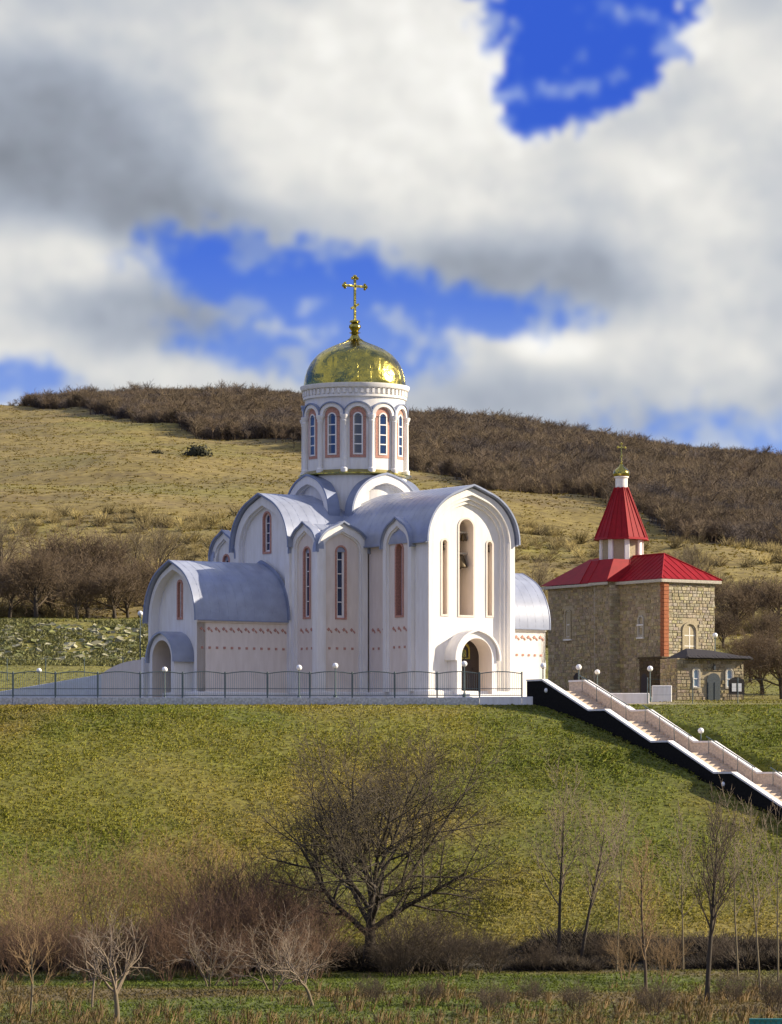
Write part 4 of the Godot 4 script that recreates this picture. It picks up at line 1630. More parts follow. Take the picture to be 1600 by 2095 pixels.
func build_lamps() -> void:
	var pole := MB.new()
	pole.lathe([Vector2(0.11, 0), Vector2(0.11, 0.12), Vector2(0.045, 0.18), Vector2(0.035, 0.97), Vector2(0.07, 0.985), Vector2(0.07, 1.0)], 10)
	var globe := MB.new()
	globe.ball(Vector3.ZERO, 0.17, 16)
	var gm := globe.mesh()
	var pm := pole.mesh()
	for e in [
		[337, 1370, 224.5, 1.9, "white globe lamp in front of the porch door"], [612, 1366, 224.0, 1.9, "white globe lamp in front of the left bay of the church"],
		[686, 1362, 223.5, 1.95, "white globe lamp in front of the church's front corner"], [950, 1358, 223.5, 2.0, "white globe lamp before the west door of the church"],
		[1111, 1362, 224.0, 1.95, "white globe lamp at the near wall of the stair head"], [1184, 1365, 226.0, 1.95, "white globe lamp at the far wall of the stair head"],
		[1330, 1368, 227.0, 1.95, "white globe lamp in front of the dark annex of the stone church"], [287, 1255, 246.0, 5.7, "tall globe lamp left of the porch roof"],
		[1434, 1495, 214.6, 0.75, "white globe lamp on the grass slope right of the stairs"], [80, 1372, 252.0, 1.2, "short globe lamp on the grass bank above the retaining wall"],
		[1222, 1375, 246.0, 1.6, "yellowish globe lamp before the stone church wall"], [1463, 1300, 250.0, 4.3, "tall lamp behind the gatehouse roof"],
	]:
		var d: float = e[2]
		var x := px(e[0], d)
		var y: float = CAM.y + (1610.0 - e[1]) / 7900.0 * d
		var t := thing("globe_lamp", e[4], "lamp", Vector3(x, y - e[3], CAM.z - d), Basis(), "globe lamps round the churches")
		var h: float = e[3] - 0.14
		inst("pole", pm, M.fence, t, Transform3D(Basis().scaled(Vector3(1, h, 1)), Vector3.ZERO))
		inst("globe", gm, M.opal, t, Transform3D(Basis(), Vector3(0, e[3], 0)))


# ------------------------------------------------------------------ bare trees
func grow(mbs: Array, rng: RandomNumberGenerator, p: Vector3, dir: Vector3, length: float, rad: float, level: int, o: Dictionary) -> void:
	var last: bool = level >= o.levels
	var segs: int = 2 if last else (3 if level > 1 else 5)
	var pts := PackedVector3Array([p])
	var rs := PackedFloat32Array([rad])
	var dirs := [dir]
	var d := dir
	var q := p
	var wob: float = o.wobble * (o.get("straight", 0.6) if level == 0 else 1.0)
	for i in segs:
		d = (d + Vector3(rng.randf_range(-1, 1), rng.randf_range(-1, 1), rng.randf_range(-1, 1)) * wob + Vector3.UP * o.trop * (1.0 if level > 0 else 0.3)).normalized()
		q += d * length / segs
		pts.append(q)
		var f: float = (i + 1.0) / segs
		rs.append(rad * lerpf(1.0, o.taper if not last else 0.25, f))
		dirs.append(d)
	var which: int = 0 if level == 0 else (1 if level <= o.limb_levels else 2)
	var sides: int = [8, 5, 4, 3, 3, 3, 3][level]
	(mbs[which] as MB).tube(pts, rs, sides)
	if last:
		return
	var n: int = o.kids[level]
	var az := rng.randf() * TAU
	for k in n:
		var t: float = lerpf(o.first if level == 0 else 0.25, 1.0, (k + rng.randf()) / n)
		if k == n - 1:
			t = 1.0
		var fi := t * segs
		var i0 := mini(int(fi), segs - 1)
		var at: Vector3 = pts[i0].lerp(pts[i0 + 1], fi - i0)
		var bd: Vector3 = dirs[i0 + 1]
		az += 2.4 + rng.randf_range(-0.5, 0.5)
		var side := bd.cross(Vector3(0.3, 0.1, 0.9)).normalized().rotated(bd, az)
		var ang: float = o.angle * rng.randf_range(0.7, 1.25) * (0.5 if k == n - 1 else 1.0)
		if level == 0 and o.has("low_angle"):
			ang = lerpf(o.low_angle, 0.45, pow(t, 1.3)) * rng.randf_range(0.85, 1.1)
		var nd := (bd * cos(ang) + side * sin(ang)).normalized()
		var r0 := lerpf(rs[i0], rs[i0 + 1], fi - i0)
		var cl: float = length * o.ratio[level] * rng.randf_range(0.75, 1.2) * lerpf(1.1, 0.75, t if level == 0 else t * 0.6)
		grow(mbs, rng, at, nd, cl, maxf(r0 * o.thin, o.rmin), level + 1, o)


func bare_tree(called: String, label: String, cat: String, at: Vector3, sd: int, o: Dictionary, group := "") -> Node3D:
	var rng := RandomNumberGenerator.new()
	rng.seed = sd
	var t := thing(called, label, cat, at, Basis(), group)
	var mbs := [MB.new(), MB.new(), MB.new()]
	var stems: int = o.get("stems", 1)
	for i in stems:
		var a := TAU * i / stems + rng.randf()
		var lean: Vector3 = o.get("lean", Vector3.ZERO)
		if stems > 1:
			lean = Vector3(cos(a), 0, sin(a)) * rng.randf_range(0.15, o.get("spread", 0.6))
		var off: Vector3 = Vector3(cos(a), 0, sin(a)) * (rng.randf() * o.get("foot", 0.3) if stems > 1 else 0.0)
		grow(mbs, rng, off - Vector3(0, 0.15, 0), (Vector3.UP + lean).normalized(), o.length * rng.randf_range(0.85, 1.1), o.rad, 0, o)
	obj("trunk" if stems == 1 else "stems", mbs[0], o.bark, t)
	if mbs[1].v.size():
		obj("limbs", mbs[1], o.get("bark2", o.bark), t)
	if mbs[2].v.size():
		obj("crown", mbs[2], o.get("bark3", o.get("bark2", o.bark)), t)
	return t


func gp(x: float, d: float) -> Vector3:
	var X := px(x, d)
	return Vector3(X, hgt(X, CAM.z - d), CAM.z - d)


func build_near_trees() -> void:
	# the big dark tree
	bare_tree("bare_tree", "large dark spreading bare tree at the foot of the embankment", "tree", gp(752, 178), 12, {"levels": 4, "limb_levels": 2, "kids": [12, 10, 9, 7], "ratio": [1.65, 0.5, 0.48, 0.5], "length": 4.4, "rad": 0.33, "taper": 0.4, "angle": 0.85, "low_angle": 1.4, "straight": 0.1, "lean": Vector3(0.1, 0, 0), "thin": 0.62, "rmin": 0.0135, "wobble": 0.2, "trop": 0.05, "first": 0.4, "bark": M.bark_dark, "bark3": M.bark_olive})
	# slender trees at right
	var slim := {"levels": 3, "limb_levels": 1, "kids": [15, 6, 5], "ratio": [0.3, 0.55, 0.5], "length": 7.6, "rad": 0.1, "taper": 0.25, "angle": 0.65, "thin": 0.55, "rmin": 0.011, "wobble": 0.09, "trop": 0.12, "first": 0.38, "bark": M.bark_dark, "bark2": M.bark_pale}
	bare_tree("slender_tree", "slender straight young tree, left of the pair right of the big tree", "tree", gp(1143, 181), 21, slim)
	var slim2 := slim.duplicate()
	slim2.length = 7.4
	slim2.lean = Vector3(0.12, 0, 0)
	bare_tree("slender_tree", "slender leaning young tree, right of the pair right of the big tree", "tree", gp(1187, 181), 23, slim2)
	var s3 := slim.duplicate()
	s3.length = 5.6; s3.first = 0.25; s3.angle = 0.7; s3.rad = 0.085; s3.bark = M.bark_brown; s3.bark2 = M.bark_tan
	bare_tree("slender_tree", "tan forked young tree in front of the dark ditch", "tree", gp(1322, 158), 25, s3)
	var s4 := s3.duplicate()
	s4.length = 7.0; s4.rad = 0.12; s4.bark = M.bark_dark; s4.bark2 = M.bark_brown; s4.first = 0.4; s4.kids = [18, 7, 6]; s4.angle = 0.45
	bare_tree("slender_tree", "dark narrow twiggy tree near the right edge", "tree", gp(1446, 150), 27, s4)
	var s5 := slim.duplicate()
	s5.length = 6.0; s5.rad = 0.05; s5.bark = M.bark_grey; s5.kids = [10, 5, 4]
	bare_tree("sapling", "thin pale sapling at the right edge of the ditch", "tree", gp(1556, 160), 29, s5)
	bare_tree("sapling", "thin grey sapling between the dark narrow tree and the right edge", "tree", gp(1510, 172), 31, s5)
	bare_tree("sapling", "thin grey sapling left of the dark narrow tree", "tree", gp(1398, 176), 33, s5)
	bare_tree("sapling", "thin pale sapling left of the tan forked tree", "tree", gp(1262, 176), 35, s5)
	bare_tree("sapling", "thin sapling close beside the frame's right edge", "tree", gp(1592, 170), 37, s5)
	# pale forked tree, left foreground
	bare_tree("pale_tree", "pale bare tree with a low wide fork in the left foreground", "tree", gp(240, 140), 40, {"levels": 4, "limb_levels": 2, "kids": [6, 4, 4, 3], "ratio": [1.75, 0.62, 0.55, 0.5], "length": 1.3, "rad": 0.11, "taper": 0.7, "angle": 0.9, "low_angle": 1.25, "thin": 0.62, "rmin": 0.009, "wobble": 0.22, "trop": 0.05, "first": 0.75, "bark": M.bark_grey, "bark2": M.bark_pale, "bark3": M.bark_pale})
	bare_tree("pale_tree", "small pale tree at the left edge of the foreground", "tree", gp(62, 146), 43, {"levels": 3, "limb_levels": 1, "kids": [8, 6, 5], "ratio": [0.6, 0.55, 0.5], "length": 2.6, "rad": 0.06, "taper": 0.4, "angle": 0.7, "thin": 0.6, "rmin": 0.009, "wobble": 0.13, "trop": 0.06, "first": 0.3, "bark": M.bark_grey, "bark2": M.bark_tan})
	bare_tree("pale_tree", "pale low tree with twisted limbs before the red thicket", "tree", gp(640, 150), 47, {"levels": 4, "limb_levels": 2, "kids": [4, 5, 5, 3], "ratio": [1.4, 0.6, 0.55, 0.5], "length": 1.1, "rad": 0.08, "taper": 0.75, "angle": 0.95, "thin": 0.62, "rmin": 0.009, "wobble": 0.28, "trop": 0.06, "first": 0.7, "bark": M.bark_grey, "bark2": M.bark_pale})
	bare_tree("pale_tree", "pale slim tree just left of the low wide fork", "tree", gp(188, 150), 49, {"levels": 3, "limb_levels": 1, "kids": [7, 6, 4], "ratio": [0.6, 0.55, 0.5], "length": 3.0, "rad": 0.05, "taper": 0.4, "angle": 0.7, "thin": 0.6, "rmin": 0.009, "wobble": 0.13, "trop": 0.06, "first": 0.3, "bark": M.bark_pale, "bark2": M.bark_pale})
	var ps := bare_tree("pale_shrub", "pale twisted bare shrub in front of the red thicket", "shrub", gp(560, 158), 58, {"levels": 3, "limb_levels": 1, "kids": [5, 5, 4], "ratio": [0.75, 0.6, 0.5], "length": 2.1, "rad": 0.045, "taper": 0.6, "angle": 0.85, "thin": 0.65, "rmin": 0.01, "wobble": 0.3, "trop": 0.05, "first": 0.25, "stems": 4, "spread": 0.9, "foot": 0.3, "bark": M.bark_grey, "bark2": M.bark_pale}, "pale shrubs before the red thicket")
	var prng := RandomNumberGenerator.new()
	prng.seed = 33
	for e in [[430, 164, 0.9], [640, 172, 0.8]]:
		dup(ps, ps.get_meta("label"), Transform3D(Basis(Vector3.UP, prng.randf() * TAU).scaled(Vector3.ONE * e[2]), gp(e[0], e[1])))
	rank("pale twisted bare shrub in front of the red thicket", "pale twisted bare shrub in front of the red thicket")
	# thickets: three kinds of shrub, repeated
	var red := {"levels": 3, "limb_levels": 0, "kids": [7, 6, 5], "ratio": [0.5, 0.55, 0.5], "length": 2.9, "rad": 0.035, "taper": 0.4, "angle": 0.65, "thin": 0.6, "rmin": 0.009, "wobble": 0.17, "trop": 0.04, "first": 0.15, "stems": 11, "spread": 0.85, "foot": 0.5, "bark": M.bark_red, "bark3": M.bark_red}
	var brn := red.duplicate()
	brn.bark = M.bark_brown; brn.bark3 = M.bark_brown; brn.length = 2.4
	var tan_ := red.duplicate()
	tan_.bark = M.bark_tan; tan_.bark3 = M.bark_tan; tan_.length = 3.6; tan_.stems = 6; tan_.kids = [6, 5, 4]; tan_.spread = 0.45
	var rng := RandomNumberGenerator.new()
	rng.seed = 91
	var a := bare_tree("red_shrub", "reddish bare shrub in the thicket left of the big tree", "shrub", gp(500, 174), 51, red, "red shrubs of the thicket")
	for e in [[420, 172, 1.0], [580, 176, 1.15], [640, 171, 0.85], [540, 179, 1.25], [460, 180, 1.2], [390, 176, 0.9], [610, 166, 0.6], [480, 165, 0.6], [340, 170, 0.75], [260, 172, 0.7], [180, 170, 0.65], [110, 173, 0.7], [30, 170, 0.65]]:
		dup(a, a.get_meta("label"), Transform3D(Basis(Vector3.UP, rng.randf() * TAU).scaled(Vector3.ONE * e[2]), gp(e[0], e[1])))
	var b := bare_tree("brown_shrub", "dark brown bare shrub in the undergrowth at the embankment foot", "shrub", gp(860, 176), 53, brn, "brown shrubs at the embankment foot")
	for e in [[350, 178, 0.8], [280, 181, 0.7], [800, 173, 0.55], [930, 178, 0.6], [1000, 180, 0.5], [1240, 181, 0.5], [1330, 180, 0.55], [1110, 178, 0.45], [1480, 179, 0.5], [1560, 181, 0.5], [1390, 182, 0.45], [820, 174, 0.9], [930, 173, 0.75], [1010, 176, 0.6], [880, 150, 0.3], [1010, 145, 0.4], [1180, 148, 0.35], [1340, 144, 0.45], [1500, 150, 0.4], [1585, 146, 0.5], [1090, 152, 0.3], [760, 152, 0.35], [640, 185, 1.0]]:
		dup(b, b.get_meta("label") if e[1] > 155 else "low dark bush in the foreground grass", Transform3D(Basis(Vector3.UP, rng.randf() * TAU).scaled(Vector3.ONE * e[2]), gp(e[0], e[1])))
	var c := bare_tree("tan_shrub", "loose tan bare shrub on the lower left slope", "shrub", gp(120, 182), 55, tan_, "tan shrubs on the lower slope")
	for e in [[40, 184, 1.0], [200, 186, 1.1], [270, 184, 0.9], [330, 187, 1.05], [400, 186, 1.0], [80, 178, 0.8], [10, 176, 0.7], [460, 188, 0.9], [160, 176, 0.7], [1280, 170, 0.5], [1360, 168, 0.5]]:
		dup(c, c.get_meta("label") if e[0] < 1000 else "tan bare shrub in the right foreground by the forked tree", Transform3D(Basis(Vector3.UP, rng.randf() * TAU).scaled(Vector3.ONE * e[2]), gp(e[0], e[1])))

	rank("reddish bare shrub in the thicket left of the big tree", "reddish bare shrub of the thicket left of the big tree")
	rank("dark brown bare shrub in the undergrowth at the embankment foot", "dark brown bare shrub at the embankment foot")
	rank("low dark bush in the foreground grass", "low dark bare bush in the foreground grass")
	rank("loose tan bare shrub on the lower left slope", "loose tan bare shrub on the lower left slope")
	rank("tan bare shrub in the right foreground by the forked tree", "tan bare shrub by the forked tree in the right foreground")


func build_mid_trees() -> void:
	var o := {"levels": 4, "limb_levels": 1, "kids": [11, 8, 7, 6], "ratio": [0.95, 0.62, 0.55, 0.5], "length": 2.2, "rad": 0.16, "taper": 0.5, "angle": 0.85, "thin": 0.55, "rmin": 0.014, "wobble": 0.18, "trop": 0.05, "first": 0.3, "bark": M.bark_dark, "bark2": M.bark_brown, "bark3": M.bark_mid}
	var o2 := o.duplicate()
	o2.length = 3.2; o2.bark3 = M.bark_grey; o2.angle = 0.6; o2.kids = [8, 6, 5, 4]
	var v := []
	v.append(bare_tree("orchard_tree", "brown bare tree above the rubble bank, at the far left", "tree", gp(20, 288), 61, o, "bare trees behind the terrace"))
	v.append(bare_tree("orchard_tree", "brown bare tree above the rubble bank, nearest the porch", "tree", gp(235, 284), 62, o, "bare trees behind the terrace"))
	v.append(bare_tree("orchard_tree", "pale twiggy tree on the slope behind the brown trees at left", "tree", gp(215, 318), 63, o2, "bare trees behind the terrace"))
	var rng := RandomNumberGenerator.new()
	rng.seed = 17
	var g := "brown bare tree in the row above the rubble bank at left"
	var h := "brown bare tree among the scrub right of the stone church"
	var p := "pale bare tree on the lower meadow behind the churches"
	for e in [[74, 285, 1.2, 0, g], [104, 293, 1.3, 1, g], [158, 283, 0.85, 0, g], [180, 292, 1.25, 1, g], [262, 290, 1.0, 0, g], [45, 296, 1.15, 1, g], [135, 303, 1.45, 0, g], [-20, 290, 1.1, 1, g], [300, 294, 1.1, 0, g], [212, 304, 1.35, 1, g],
			[5, 330, 1.1, 2, p], [330, 322, 1.0, 2, p], [275, 333, 0.9, 2, p], [1390, 350, 0.9, 2, p], [1100, 330, 0.8, 2, p], [1420, 365, 0.9, 2, p],
			[1560, 262, 1.0, 0, h], [1600, 258, 1.05, 1, h], [1535, 272, 0.9, 1, h], [1640, 262, 1.0, 0, h], [1500, 310, 0.95, 0, h], [1540, 318, 1.0, 1, h], [1450, 322, 0.9, 0, h], [1590, 312, 1.1, 1, h], [1400, 330, 0.8, 1, h], [1580, 285, 0.8, 0, h], [1480, 290, 0.7, 1, h]]:
		dup(v[e[3]], e[4], Transform3D(Basis(Vector3.UP, rng.randf() * TAU).scaled(Vector3.ONE * e[2]), gp(e[0], e[1])))
	rank(g, "brown bare tree of the row above the rubble bank")
	rank(h, "brown bare tree in the scrub right of the stone church")
	rank(p, "pale bare tree on the lower meadow behind the churches")
	# two lone bushes on the meadow
	for e in [[405, 640, 2.3, "dark round bush alone on the golden meadow"], [321, 638, 1.1, "smaller dark bush left of the round one on the meadow"]]:
		var mb := MB.new()
		for k in 900:
			var q: Vector3 = Vector3(rng.randfn(), absf(rng.randfn()), rng.randfn()) * e[2] * 0.34
			q.x *= 1.2
			var n: Vector3 = q.normalized()
			var s: Vector3 = Vector3(rng.randf_range(-1, 1), rng.randf_range(-1, 1), rng.randf_range(-1, 1)).normalized() * 0.2 * e[2]
			var t: Vector3 = s.cross(n).normalized() * 0.2 * e[2]
			mb.tri(q, q + s, q + t, n, n, n)
		var at := gp(e[0], e[1])
		var b := thing("bush", e[3], "bush", at)
		obj("foliage", mb, M.bush, b)
		var st := MB.new()
		st.bar(Vector3(0, -0.3, 0), Vector3(0, e[2] * 0.4, 0), 0.1)
		obj("stem", st, M.bark_dark, b)


# ------------------------------------------------------------------ scattered growth
func scatter(called: String, mesh: Mesh, m: Material, buf: PackedFloat32Array) -> void:
	var mm := MultiMesh.new()
	mm.transform_format = MultiMesh.TRANSFORM_3D
	mm.use_colors = true
	mm.mesh = mesh
	mm.instance_count = buf.size() / 16
	mm.buffer = buf
	var o := MultiMeshInstance3D.new()
	o.name = numbered(called)
	o.multimesh = mm
	o.material_override = m
	add_child(o, true)
	o.set_meta("kind", "stuff")


func push(buf: PackedFloat32Array, p: Vector3, b: Basis, c: Color) -> void:
	buf.append_array(PackedFloat32Array([b.x.x, b.y.x, b.z.x, p.x, b.x.y, b.y.y, b.z.y, p.y, b.x.z, b.y.z, b.z.z, p.z, c.r, c.g, c.b, 1.0]))


func tuft_mesh(rng: RandomNumberGenerator, blades: int, h: float, w: float, splay: float) -> Mesh:
	var mb := MB.new()
	mb.colored = true
	for k in blades:
		var a := rng.randf() * TAU
		var out := Vector3(cos(a), 0, sin(a))
		var side := Vector3(-sin(a), 0, cos(a)) * w
		var base := out * rng.randf() * splay * 0.4
		var tip := base + out * splay * rng.randf_range(0.4, 1.0) + Vector3(0, h * rng.randf_range(0.6, 1.1), 0)
		var mid := base.lerp(tip, 0.5) + Vector3(0, h * 0.12, 0)
		var n := (Vector3.UP * 0.75 + out * 0.5).normalized()
		mb.tri(base - side, base + side, mid + side * 0.7, n, n, n)
		mb.tri(base - side, mid + side * 0.7, mid - side * 0.7, n, n, n)
		mb.tri(mid - side * 0.7, mid + side * 0.7, tip, n, n, n)
	return mb.mesh()


func build_grass() -> void:
	var rng := RandomNumberGenerator.new()
	rng.seed = 404
	var t1 := tuft_mesh(rng, 8, 0.10, 0.011, 0.10)
	var t2 := tuft_mesh(rng, 6, 0.3, 0.05, 0.4)
	var reed := tuft_mesh(rng, 12, 0.5, 0.013, 0.4)
	# embankment
	var buf := PackedFloat32Array()
	var stair := Basis(Vector3.UP, PHI)
	for i in 178000:
		var z := rng.randf_range(18.4, 56.0)
		var d := CAM.z - z
		var x := rng.randf_range(px(-220, d), px(1850, d))
		var l := stair * Vector3(x, 0, z)
		if absf(l.z) < 1.75 and l.x > 20.0:
			continue
		var k := rng.randf_range(0.75, 1.25)
		var c := ground_color(x, z)
		c = c.lerp(Color(0.36, 0.27, 0.08), 0.5 if rng.randf() < 0.14 else 0.0)
		c = Color(c.r * k * 1.38, c.g * k * 1.38, c.b * k * 1.15)
		var s := rng.randf_range(0.6, 1.4)
		# mown thin in places, rank clumps in others
		var dn := nz2.get_noise_2d(x * 3.0 + 900.0, z * 3.5) + 0.6 * nz2.get_noise_2d(x * 14.0, z * 14.0)
		if dn < -0.12 and rng.randf() < 0.5:
			continue
		if dn > 0.34:
			s *= 1.0 + 1.6 * (dn - 0.34) * rng.randf()
			c = Color(c.r * 0.8, c.g * 0.85, c.b * 0.8)
		push(buf, Vector3(x, hgt(x, z) - 0.02, z), Basis(Vector3.UP, rng.randf() * TAU).scaled(Vector3(s, s * rng.randf_range(0.6, 1.1), s)), c)
	scatter("grass", t1, M.tuft, buf)
	# foreground strip
	buf = PackedFloat32Array()
	for i in 52000:
		var z := rng.randf_range(56.0, 108.0)
		var d := CAM.z - z
		var x := rng.randf_range(px(-220, d), px(1850, d))
		var c := ground_color(x, z)
		var k := rng.randf_range(0.7, 1.35)
		var s := rng.randf_range(0.6, 1.4)
		push(buf, Vector3(x, hgt(x, z) - 0.02, z), Basis(Vector3.UP, rng.randf() * TAU).scaled(Vector3(s, s, s)), Color(c.r * k, c.g * k * 1.05, c.b * k))
	scatter("grass", t1, M.tuft, buf)
	# dry reeds in drifts
	buf = PackedFloat32Array()
	for i in 1700:
		var z := rng.randf_range(54.0, 106.0)
		var d := CAM.z - z
		var x := rng.randf_range(px(-60, d), px(1670, d))
		var g := nz.get_noise_2d(x * 2.2 + 500, z * 1.5)
		if g < 0.16 and rng.randf() > 0.04:
			continue
		var k := rng.randf_range(0.6, 1.2)
		var s := rng.randf_range(0.6, 1.35)
		push(buf, Vector3(x, hgt(x, z) - 0.03, z), Basis(Vector3.UP, rng.randf() * TAU).scaled(Vector3(s, s, s)), Color(0.22 * k, 0.145 * k, 0.062 * k))
	scatter("dry_grass", reed, M.tuft, buf)
	# terrace sides and the strip behind
	buf = PackedFloat32Array()
	for i in 16000:
		var z := rng.randf_range(-50.0, 17.0)
		var d := CAM.z - z
		var x := rng.randf_range(px(-60, d), px(1660, d))
		if z > -14.0 and absf(x - 3.0) < 15.0:
			continue
		var k := rng.randf_range(0.7, 1.3)
		var c := ground_color(x, z)
		var s := rng.randf_range(0.7, 1.5)
		push(buf, Vector3(x, hgt(x, z) - 0.02, z), Basis(Vector3.UP, rng.randf() * TAU).scaled(Vector3(s, s, s)), Color(c.r * k, c.g * k, c.b * k))
	scatter("grass", t1, M.tuft, buf)
	# hill meadow
	buf = PackedFloat32Array()
	for i in 48000:
		var d := 290.0 + 860.0 * pow(rng.randf(), 1.3)
		var z := CAM.z - d
		var x := rng.randf_range(px(-120, d), px(1720, d))
		if forest_edge(x, z) > 6.0:
			continue
		var k := rng.randf_range(0.85, 1.15)
		var c := ground_color(x, z)
		var s := rng.randf_range(0.5, 1.3) * (1.0 + d / 1500.0)
		push(buf, Vector3(x, hgt(x, z) - 0.03, z), Basis(Vector3.UP, rng.randf() * TAU).scaled(Vector3(s, s * 0.5, s)), Color(c.r * k * 1.05, c.g * k * 1.05, c.b * k * 1.05))
	scatter("grass", t2, M.tuft, buf)
	# low scrub on the lower meadow
	var sc := MB.new()
	sc.colored = true
	for k in 70:
		var dir := Vector3(rng.randfn() * 0.7, rng.randf_range(0.4, 1.3), rng.randfn() * 0.7).normalized()
		var p := Vector3(rng.randfn() * 0.2, 0.0, rng.randfn() * 0.2)
		var q := p + dir * rng.randf_range(0.6, 1.3)
		sc.tube(PackedVector3Array([p, q]), PackedFloat32Array([0.028, 0.008]), 3)
	buf = PackedFloat32Array()
	for i in 2600:
		var d := 292.0 + 170.0 * pow(rng.randf(), 1.6)
		var z := CAM.z - d
		var x := rng.randf_range(px(-100, d), px(1720, d))
		var g := nz.get_noise_2d(x * 1.6 + 70.0, z * 1.6)
		if g + (0.15 if x > 10 else 0.0) < 0.08:
			continue
		var k := rng.randf_range(0.6, 1.3)
		var s := rng.randf_range(0.6, 1.5)
		var c := Color(0.17, 0.13, 0.055).lerp(Color(0.30, 0.24, 0.09), rng.randf())
		push(buf, Vector3(x, hgt(x, z) - 0.05, z), Basis(Vector3.UP, rng.randf() * TAU).scaled(Vector3(s, s, s)), Color(c.r * k, c.g * k, c.b * k))
	scatter("scrub", sc.mesh(), M.twigs, buf)
	# bramble along the ditch at the embankment foot
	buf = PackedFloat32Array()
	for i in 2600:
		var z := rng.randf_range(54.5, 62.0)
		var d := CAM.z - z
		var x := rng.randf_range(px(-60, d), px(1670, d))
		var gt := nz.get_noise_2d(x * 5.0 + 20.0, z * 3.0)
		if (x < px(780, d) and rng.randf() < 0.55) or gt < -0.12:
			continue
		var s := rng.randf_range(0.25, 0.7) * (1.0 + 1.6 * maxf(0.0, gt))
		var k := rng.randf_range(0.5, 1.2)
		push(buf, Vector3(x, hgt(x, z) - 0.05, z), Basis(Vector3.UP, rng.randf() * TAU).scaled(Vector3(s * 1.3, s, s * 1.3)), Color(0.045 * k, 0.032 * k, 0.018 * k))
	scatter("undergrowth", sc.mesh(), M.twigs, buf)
	# rubble of pale stones on the bank at left
	var rk := MB.new()
	rk.colored = true
	var jit := []
	for k in 8:
		jit.append(Vector3(-1 if k & 1 else 1, -1 if k & 2 else 1, -1 if k & 4 else 1) * 0.5 + Vector3(rng.randf_range(-0.2, 0.2), rng.randf_range(-0.25, 0.15), rng.randf_range(-0.2, 0.2)))
	for f in [[0, 1, 3, 2], [4, 5, 7, 6], [0, 1, 5, 4], [2, 3, 7, 6], [0, 2, 6, 4], [1, 3, 7, 5]]:
		rk.tout(jit[f[0]], jit[f[1]], jit[f[2]], Vector3.ZERO)
		rk.tout(jit[f[0]], jit[f[2]], jit[f[3]], Vector3.ZERO)
	buf = PackedFloat32Array()
	for i in 1300:
		var z := rng.randf_range(-38.0, -28.5)
		var d := CAM.z - z
		var x := rng.randf_range(px(-80, d), px(420, d))
		var s := 0.08 + 0.3 * pow(rng.randf(), 2.5)
		var k := rng.randf_range(0.6, 1.25)
		push(buf, Vector3(x, hgt(x, z), z), Basis(Vector3(rng.randfn(), rng.randfn(), rng.randfn()).normalized(), rng.randf() * TAU).scaled(Vector3(s * 1.5, s * 0.8, s)), Color(0.33 * k, 0.315 * k, 0.20 * k) if rng.randf() < 0.5 else Color(0.20 * k, 0.21 * k, 0.07 * k))
	scatter("rubble", rk.mesh(), M.rock, buf)
	buf = PackedFloat32Array()
	for i in 9000:
		var z := rng.randf_range(-40.0, -27.0)
		var d := CAM.z - z
		var x := rng.randf_range(px(-80, d), px(430, d))
		if nz.get_noise_2d(x * 7.0, z * 7.0) < -0.2:
			continue
		var k := rng.randf_range(0.7, 1.3)
		var s := rng.randf_range(1.2, 2.6)
		push(buf, Vector3(x, hgt(x, z), z), Basis(Vector3.UP, rng.randf() * TAU).scaled(Vector3(s, s, s)), Color(0.27 * k, 0.27 * k, 0.11 * k))
	scatter("weeds", t1, M.tuft, buf)


